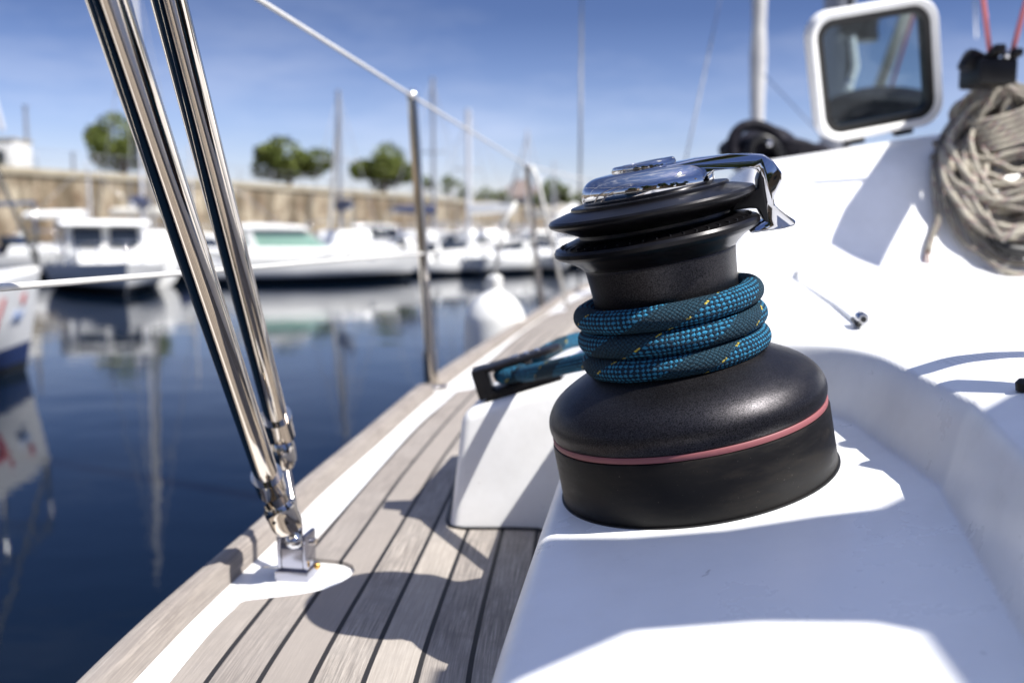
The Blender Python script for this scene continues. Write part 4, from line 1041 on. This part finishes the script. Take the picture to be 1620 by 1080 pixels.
o = tube('boom_vang', [aty(1372, 190, 3.3), aty(1445, -10, 2.9)], .017, CANVAS, None, seg=16); tag(o, 'beige diagonal strut seen through the hatch pane beside the mast', 'strut')
o = tube('red_halyard', [aty(1400, 170, 3.2), aty(1462, -30, 2.85)], .005, PINKR, None, seg=8); tag(o, 'thin reddish line beside the diagonal strut behind the hatch pane', 'line', 'reddish control lines')
def lump(name, c, s, m, seed, parent=None, label=None, cat=None, sub=4, amp=.22):
    rnd = random.Random(seed); bm = bmesh.new(); bmesh.ops.create_icosphere(bm, subdivisions=sub, radius=1)
    ph = [(Vector((rnd.gauss(0, 1), rnd.gauss(0, 1), rnd.gauss(0, 1)))*2.2, rnd.random()*6) for _ in range(7)]
    for v in bm.verts:
        f = 1+amp*sum(sin(v.co.dot(a)+b) for a, b in ph)/3; v.co = Vector((v.co.x*s[0]*f, v.co.y*s[1]*f, max(v.co.z*f, -.7)*s[2]))
    o = from_bm(name, bm, m, parent, angle=70); o.location = c
    if label: tag(o, label, cat)
    return o
cc = aty(1398, 172, 3.0); lump('folded_canvas', cc, (.17, .15, .058), DARKC, 4, label='dark folded canvas heap on the coachroof seen through the hatch pane', cat='canvas cover')
cc = aty(1212, 228, 2.15); sb = lump('sail_bag', (cc.x-.004, cc.y+.02, .150), (.074, .10, .052), DARKC, 9, label='black crumpled bag on the coachroof just above the winch arm', cat='bag', amp=.35)
cc = aty(1278, 236, 2.1); lump('black_strap', (cc.x, cc.y, .158), (.07, .05, .022), DARKC, 12, label='low black strap heap between the crumpled bag and the hatch frame', cat='strap', amp=.4)
bmb = bmesh.new(); bmesh.ops.create_uvsphere(bmb, u_segments=16, v_segments=10, radius=.006, matrix=Matrix.Translation(aty(1217, 227, 2.02)-sb.location)); from_bm('snap_stud', bmb, CHROME, sb)
arch = [aty(x_, y_, 2.06)-sb.location for x_, y_ in ((1160, 252), (1159, 222), (1172, 203), (1196, 198), (1222, 208), (1243, 228), (1262, 244))]
tube('carry_handle', catmull(arch, 6), .0115, DARKC, sb, seg=14)
arch = [aty(x_, y_, 2.04)-sb.location for x_, y_ in ((1185, 250), (1190, 226), (1206, 218), (1226, 228), (1238, 248))]
tube('carry_handle', catmull(arch, 6), .009, BLK, sb, seg=12)
# furled headsail on the forestay, shrouds
fb = aty(1197, 300, 6.6); ft = aty(1206, -260, 6.4); n = 14
o = tube('furled_headsail', [Vector((fb.x, fb.y, -.2)).lerp(ft, i/n) for i in range(n+1)], [.048+.006*sin(i*2.1) for i in range(n+1)], SAILR, None, seg=16); tag(o, 'white vertical furled headsail rising behind the black bag', 'furled sail')
def shroud(a, b, r, label): 
    o = tube('shroud', [a, b], r, STEELR, None, seg=8); tag(o, label, 'rigging wire', 'shrouds'); return o
shroud(Vector((aty(917, 360, 4.6).x, 4.6, -.34)), aty(923, -300, 4.0), .006, 'near-vertical shroud wire rising behind the chrome winch cap')
shroud(aty(1083, 262, 3.2), aty(1146, -30, 3.0), .0028, 'thin slanting stay right of the winch disc')
shroud(aty(1208, 118, 4.6), aty(1300, 215, 3.4), .003, 'short thin wire between the furled headsail and the hatch frame')
shroud(aty(1545, 60, 5.0), aty(1540, -60, 5.0), .004, 'faint wire between hatch frame and the first red line')

# cabin-top winch with coil
cw = aty(1562, 118, 1.42); c0 = Vector((cw.x, cw.y, cw.z))
cl_ = empty('rope_clutch', c0, label='black clutch on the coachroof edge from which the rope coil hangs', cat='rope clutch')
box('body', (0, 0, 0), (.052, .07, .035), BLK, cl_, bev=.006); box('lever', (-.006, -.02, .020), (.016, .06, .010), BLK, cl_, rot=Matrix.Rotation(radians(-18), 3, 'X'), bev=.003)
box('lever', (.018, -.02, .018), (.014, .06, .010), BLK, cl_, rot=Matrix.Rotation(radians(-10), 3, 'X'), bev=.003)
box('cam_housing', (-.012, .0, .012), (.05, .03, .03), BLK, cl_, rot=Matrix.Rotation(radians(25), 3, 'Y'), bev=.008)
bmb = bmesh.new(); bmesh.ops.create_uvsphere(bmb, u_segments=20, v_segments=12, radius=.0075, matrix=Matrix.Translation((.012, -.03, .022))); from_bm('shackle', bmb, CHROME, cl_)
for px0, py0, px1, py1, lb in ((1568, 100, 1548, -60, 'reddish line rising from the black clutch'), (1592, 118, 1640, -60, 'reddish line slanting up at the right edge beside the clutch')):
    o = tube('red_halyard', [aty(px0, py0, 1.40), aty(px1, py1, 1.35)], .0036, PINKR, None, seg=10); tag(o, lb, 'line', 'reddish control lines')
# genoa track on the moulding
def on_u(px, py, off=0.):
    r = ray(px, py); t = .3
    for i in range(4000):
        t += .0006; p = r*t
        x = p.x; u = x-xe(p.y)
        if u < 0: continue
        if p.z <= surf(u, p.y)[1]+off: return p
    return p
# coil of rope
rnd = random.Random(21); cp_ = []
DT_ = [(py, on_u(1560, py).y) for py in range(216, 470, 12)]
def sd(py, off): return lerp_tab(DT_, max(216, py))-off
topc = aty(1585, 150, 1.38)
def coil_pt(px, py, d): return aty(px, py, d)
def loop(cx, wl, wr, ytop, ybot, d, ph):
    out = []; sk_ = rnd.uniform(-2.2, 2.6)
    for i in range(26):
        a = 2*pi*i/26+ph; s_ = sin(a); c_ = cos(a)
        yy = (ytop+ybot)/2-(ybot-ytop)/2*c_
        f = .5-.5*c_                       # 0 at top, 1 at bottom
        half = (wl if s_ < 0 else wr)*(.28+.72*min(1, f*1.7)**.7)
        out.append(aty(cx+half*s_+rnd.uniform(-3, 3), yy+sk_*s_*12+rnd.uniform(-3, 3), sd(yy, d+.010*s_*0)))
    return out
pts = []
for k in range(27):
    fr_ = k/26
    pts += loop(1592+rnd.uniform(-9, 9), 100-30*abs(fr_-.4)+rnd.uniform(-38, 14), 108+rnd.uniform(-12, 12), 138+rnd.uniform(-6, 16), (352+rnd.uniform(-40, 38)) if k % 3 else rnd.uniform(225, 320), .012+.055*fr_+rnd.uniform(-.014, .014), 0)
c_o = empty('rope_coil', (0, 0, 0), label='thick hanging coil of beige braided rope at the right edge', cat='rope coil')
for k in range(9): pts += loop(1596+rnd.uniform(-12, 12), rnd.uniform(40, 78), rnd.uniform(60, 95), 150, rnd.uniform(285, 365), .010+.003*k, 0)
rope('hanks', catmull(pts, 3), .0038, CROPE, c_o, 10)
pts = []
for k in range(3): pts += loop(1600+6*k, 112-10*k, 100, 160, 430-16*k, .008+.005*k, 0)
rope('loose_loops', catmull(pts, 4), .0038, CROPE, c_o, 10)
pts = []
for k in range(6):      # wraps round the neck of the coil
    for i in range(12):
        a = 2*pi*i/12; pts.append(aty(1580+48*cos(a)+k*2, 178+9*k+14*sin(a)*.6-12*cos(a), sd(216, .055+.03*sin(a))))
rope('wraps', catmull(pts, 3), .0038, CROPE, c_o, 10)
pts = [aty(1520, 175, sd(175, .02)), aty(1492, 215, sd(215, .02)), aty(1478, 262, sd(262, .02)), aty(1480, 310, sd(310, .02)), aty(1484, 345, sd(345, .02)), aty(1474, 375, sd(375, .02)), aty(1468, 398, sd(398, .02))]
rope('tail_end', catmull(pts, 6), .0046, CROPE, c_o, 10)
V = []; F = []
for k in range(12):
    a, f, _ = tube_data([aty(1470, 385, sd(385, .02)), aty(1468+rnd.uniform(-8, 8), 405+rnd.uniform(-4, 12), sd(405, .02))], .0007, 4); n = len(V); V += a; F += [tuple(i+n for i in q_) for q_ in f]
mesh('frayed_tip', V, F, CROPE, c_o)
pts = [aty(1480, 225, sd(225, .02)), aty(1488, 240, sd(240, .02)), aty(1476, 250, sd(250, .02))]; rope('whipping', catmull(pts, 5), .0055, CROPE, c_o, 10)
pts = [aty(1555, 345, sd(345, .035)), aty(1580, 385, sd(385, .035)), aty(1612, 398, sd(398, .035)), aty(1650, 390, sd(390, .035))]
o = rope('black_strap', catmull(pts, 6), .009, RUB, None, 12); tag(o, 'thick black strap curling under the hanging rope coil', 'strap')

o = lathe('snap_fastener', [(.012, 0), (.013, .008), (.009, .012), (.0001, .013)], BLK, None, 24); kp = on_u(1624, 618); o.location = (kp.x, kp.y, kp.z); o.scale = (.42, .42, .5); tag(o, 'small dark snap fastener on the white moulding at the right edge', 'fastener')
ta = on_u(1366, 512, .004); tb = on_u(1262, 424, .004)
tr = empty('genoa_track', ta, label='slim white track with metal end stop on the white moulding right of the winch', cat='track')
dt = (tb-ta); m_ = 12
pp = []
for i in range(m_+1):
    p = ta+dt*i/m_; p.z = surf(p.x-xe(p.y), p.y)[1]+.0015; pp.append(p-ta)
tube('rail', pp, .0024, WHT, tr, seg=12)
d_ = dt.normalized(); tube('end_stop', [Vector((0, 0, .003)), Vector((0, 0, .003))+d_*.002, Vector((0, 0, .003))+d_*.030, Vector((0, 0, .003))+d_*.032], [.0035, .0042, .0042, .0035], CHROME, tr, seg=24)
tube('end_hole', [Vector((0, 0, .003))-d_*.0006, Vector((0, 0, .003))+d_*.001], .002, RUB, tr, seg=16)
tube('far_stop', [pp[-1], pp[-1]-d_*.03], .003, STEELR, tr, seg=16)
tube('slot_liner', [Vector((-.004, -.002, -.0005)), Vector((-.004, -.002, -.0005))+d_*.032], .0020, RUB, tr, seg=8)

# ---------------------------------------------------------------- unseen casters added outside the frame, outlined from the shadows wanted on the moulding
def on_pod(px, py):
    r = ray(px, py); n_ = Vector((-.2006, -.059, 1)); return r*((n_.dot(Bc))/n_.dot(r))
def shade(name, pts, t, m, label, cat, th=.0015):
    P = [p+SUN*t for p in pts]; n = len(P)
    o = mesh(name, P, [tuple(range(n))], m, smooth=False); return tag(o, label, cat)
A = [(838, 858), (850, 851), (1000, 850), (1150, 838), (1290, 816), (1390, 804), (1440, 779), (1475, 760), (1560, 735), (1700, 742), (1900, 760), (1900, 1250), (1600, 1240), (1560, 1150), (1455, 1000), (1380, 985), (1200, 983), (1000, 998), (828, 1073), (775, 1100), (790, 1000)]
shade('moulding_shade_caster', [on_pod(*p) for p in A], .85, CASTER, 'unseen cream sheet added outside the picture to shade the moulding before the winch', 'shadow caster')  # unseen sheet added to shade the moulding in front of the winch
def bulk(px, py): return on_u(px, py)
Bp = [(1372, 226), (1420, 200), (1482, 196), (1480, 262), (1392, 424), (1350, 408), (1312, 386), (1316, 372), (1335, 330)]
shade('bulkhead_shade_caster', [bulk(*p) for p in Bp], .55, CASTER, 'unseen cream sheet added outside the right edge to shadow the coachroof bulkhead', 'canvas')  # unseen flap added to throw the shadow patch on the bulkhead
def bar(a, b, t, r, label):  # tubes added out of view to cast the two bar shadows
    o = tube('bar_shadow_tube', [a+SUN*t, b+SUN*t], r, STEEL, None, seg=16); tag(o, label, 'grab rail', 'unseen bar shadow casters'); return o
bar(on_u(1450, 588), on_u(1640, 560), .22, .0095, 'unseen steel tube added outside the right edge to cast the upper bar shadow')
bar(on_u(1480, 620), on_u(1640, 617), .15, .0068, 'unseen steel tube added outside the right edge to cast the lower bar shadow')
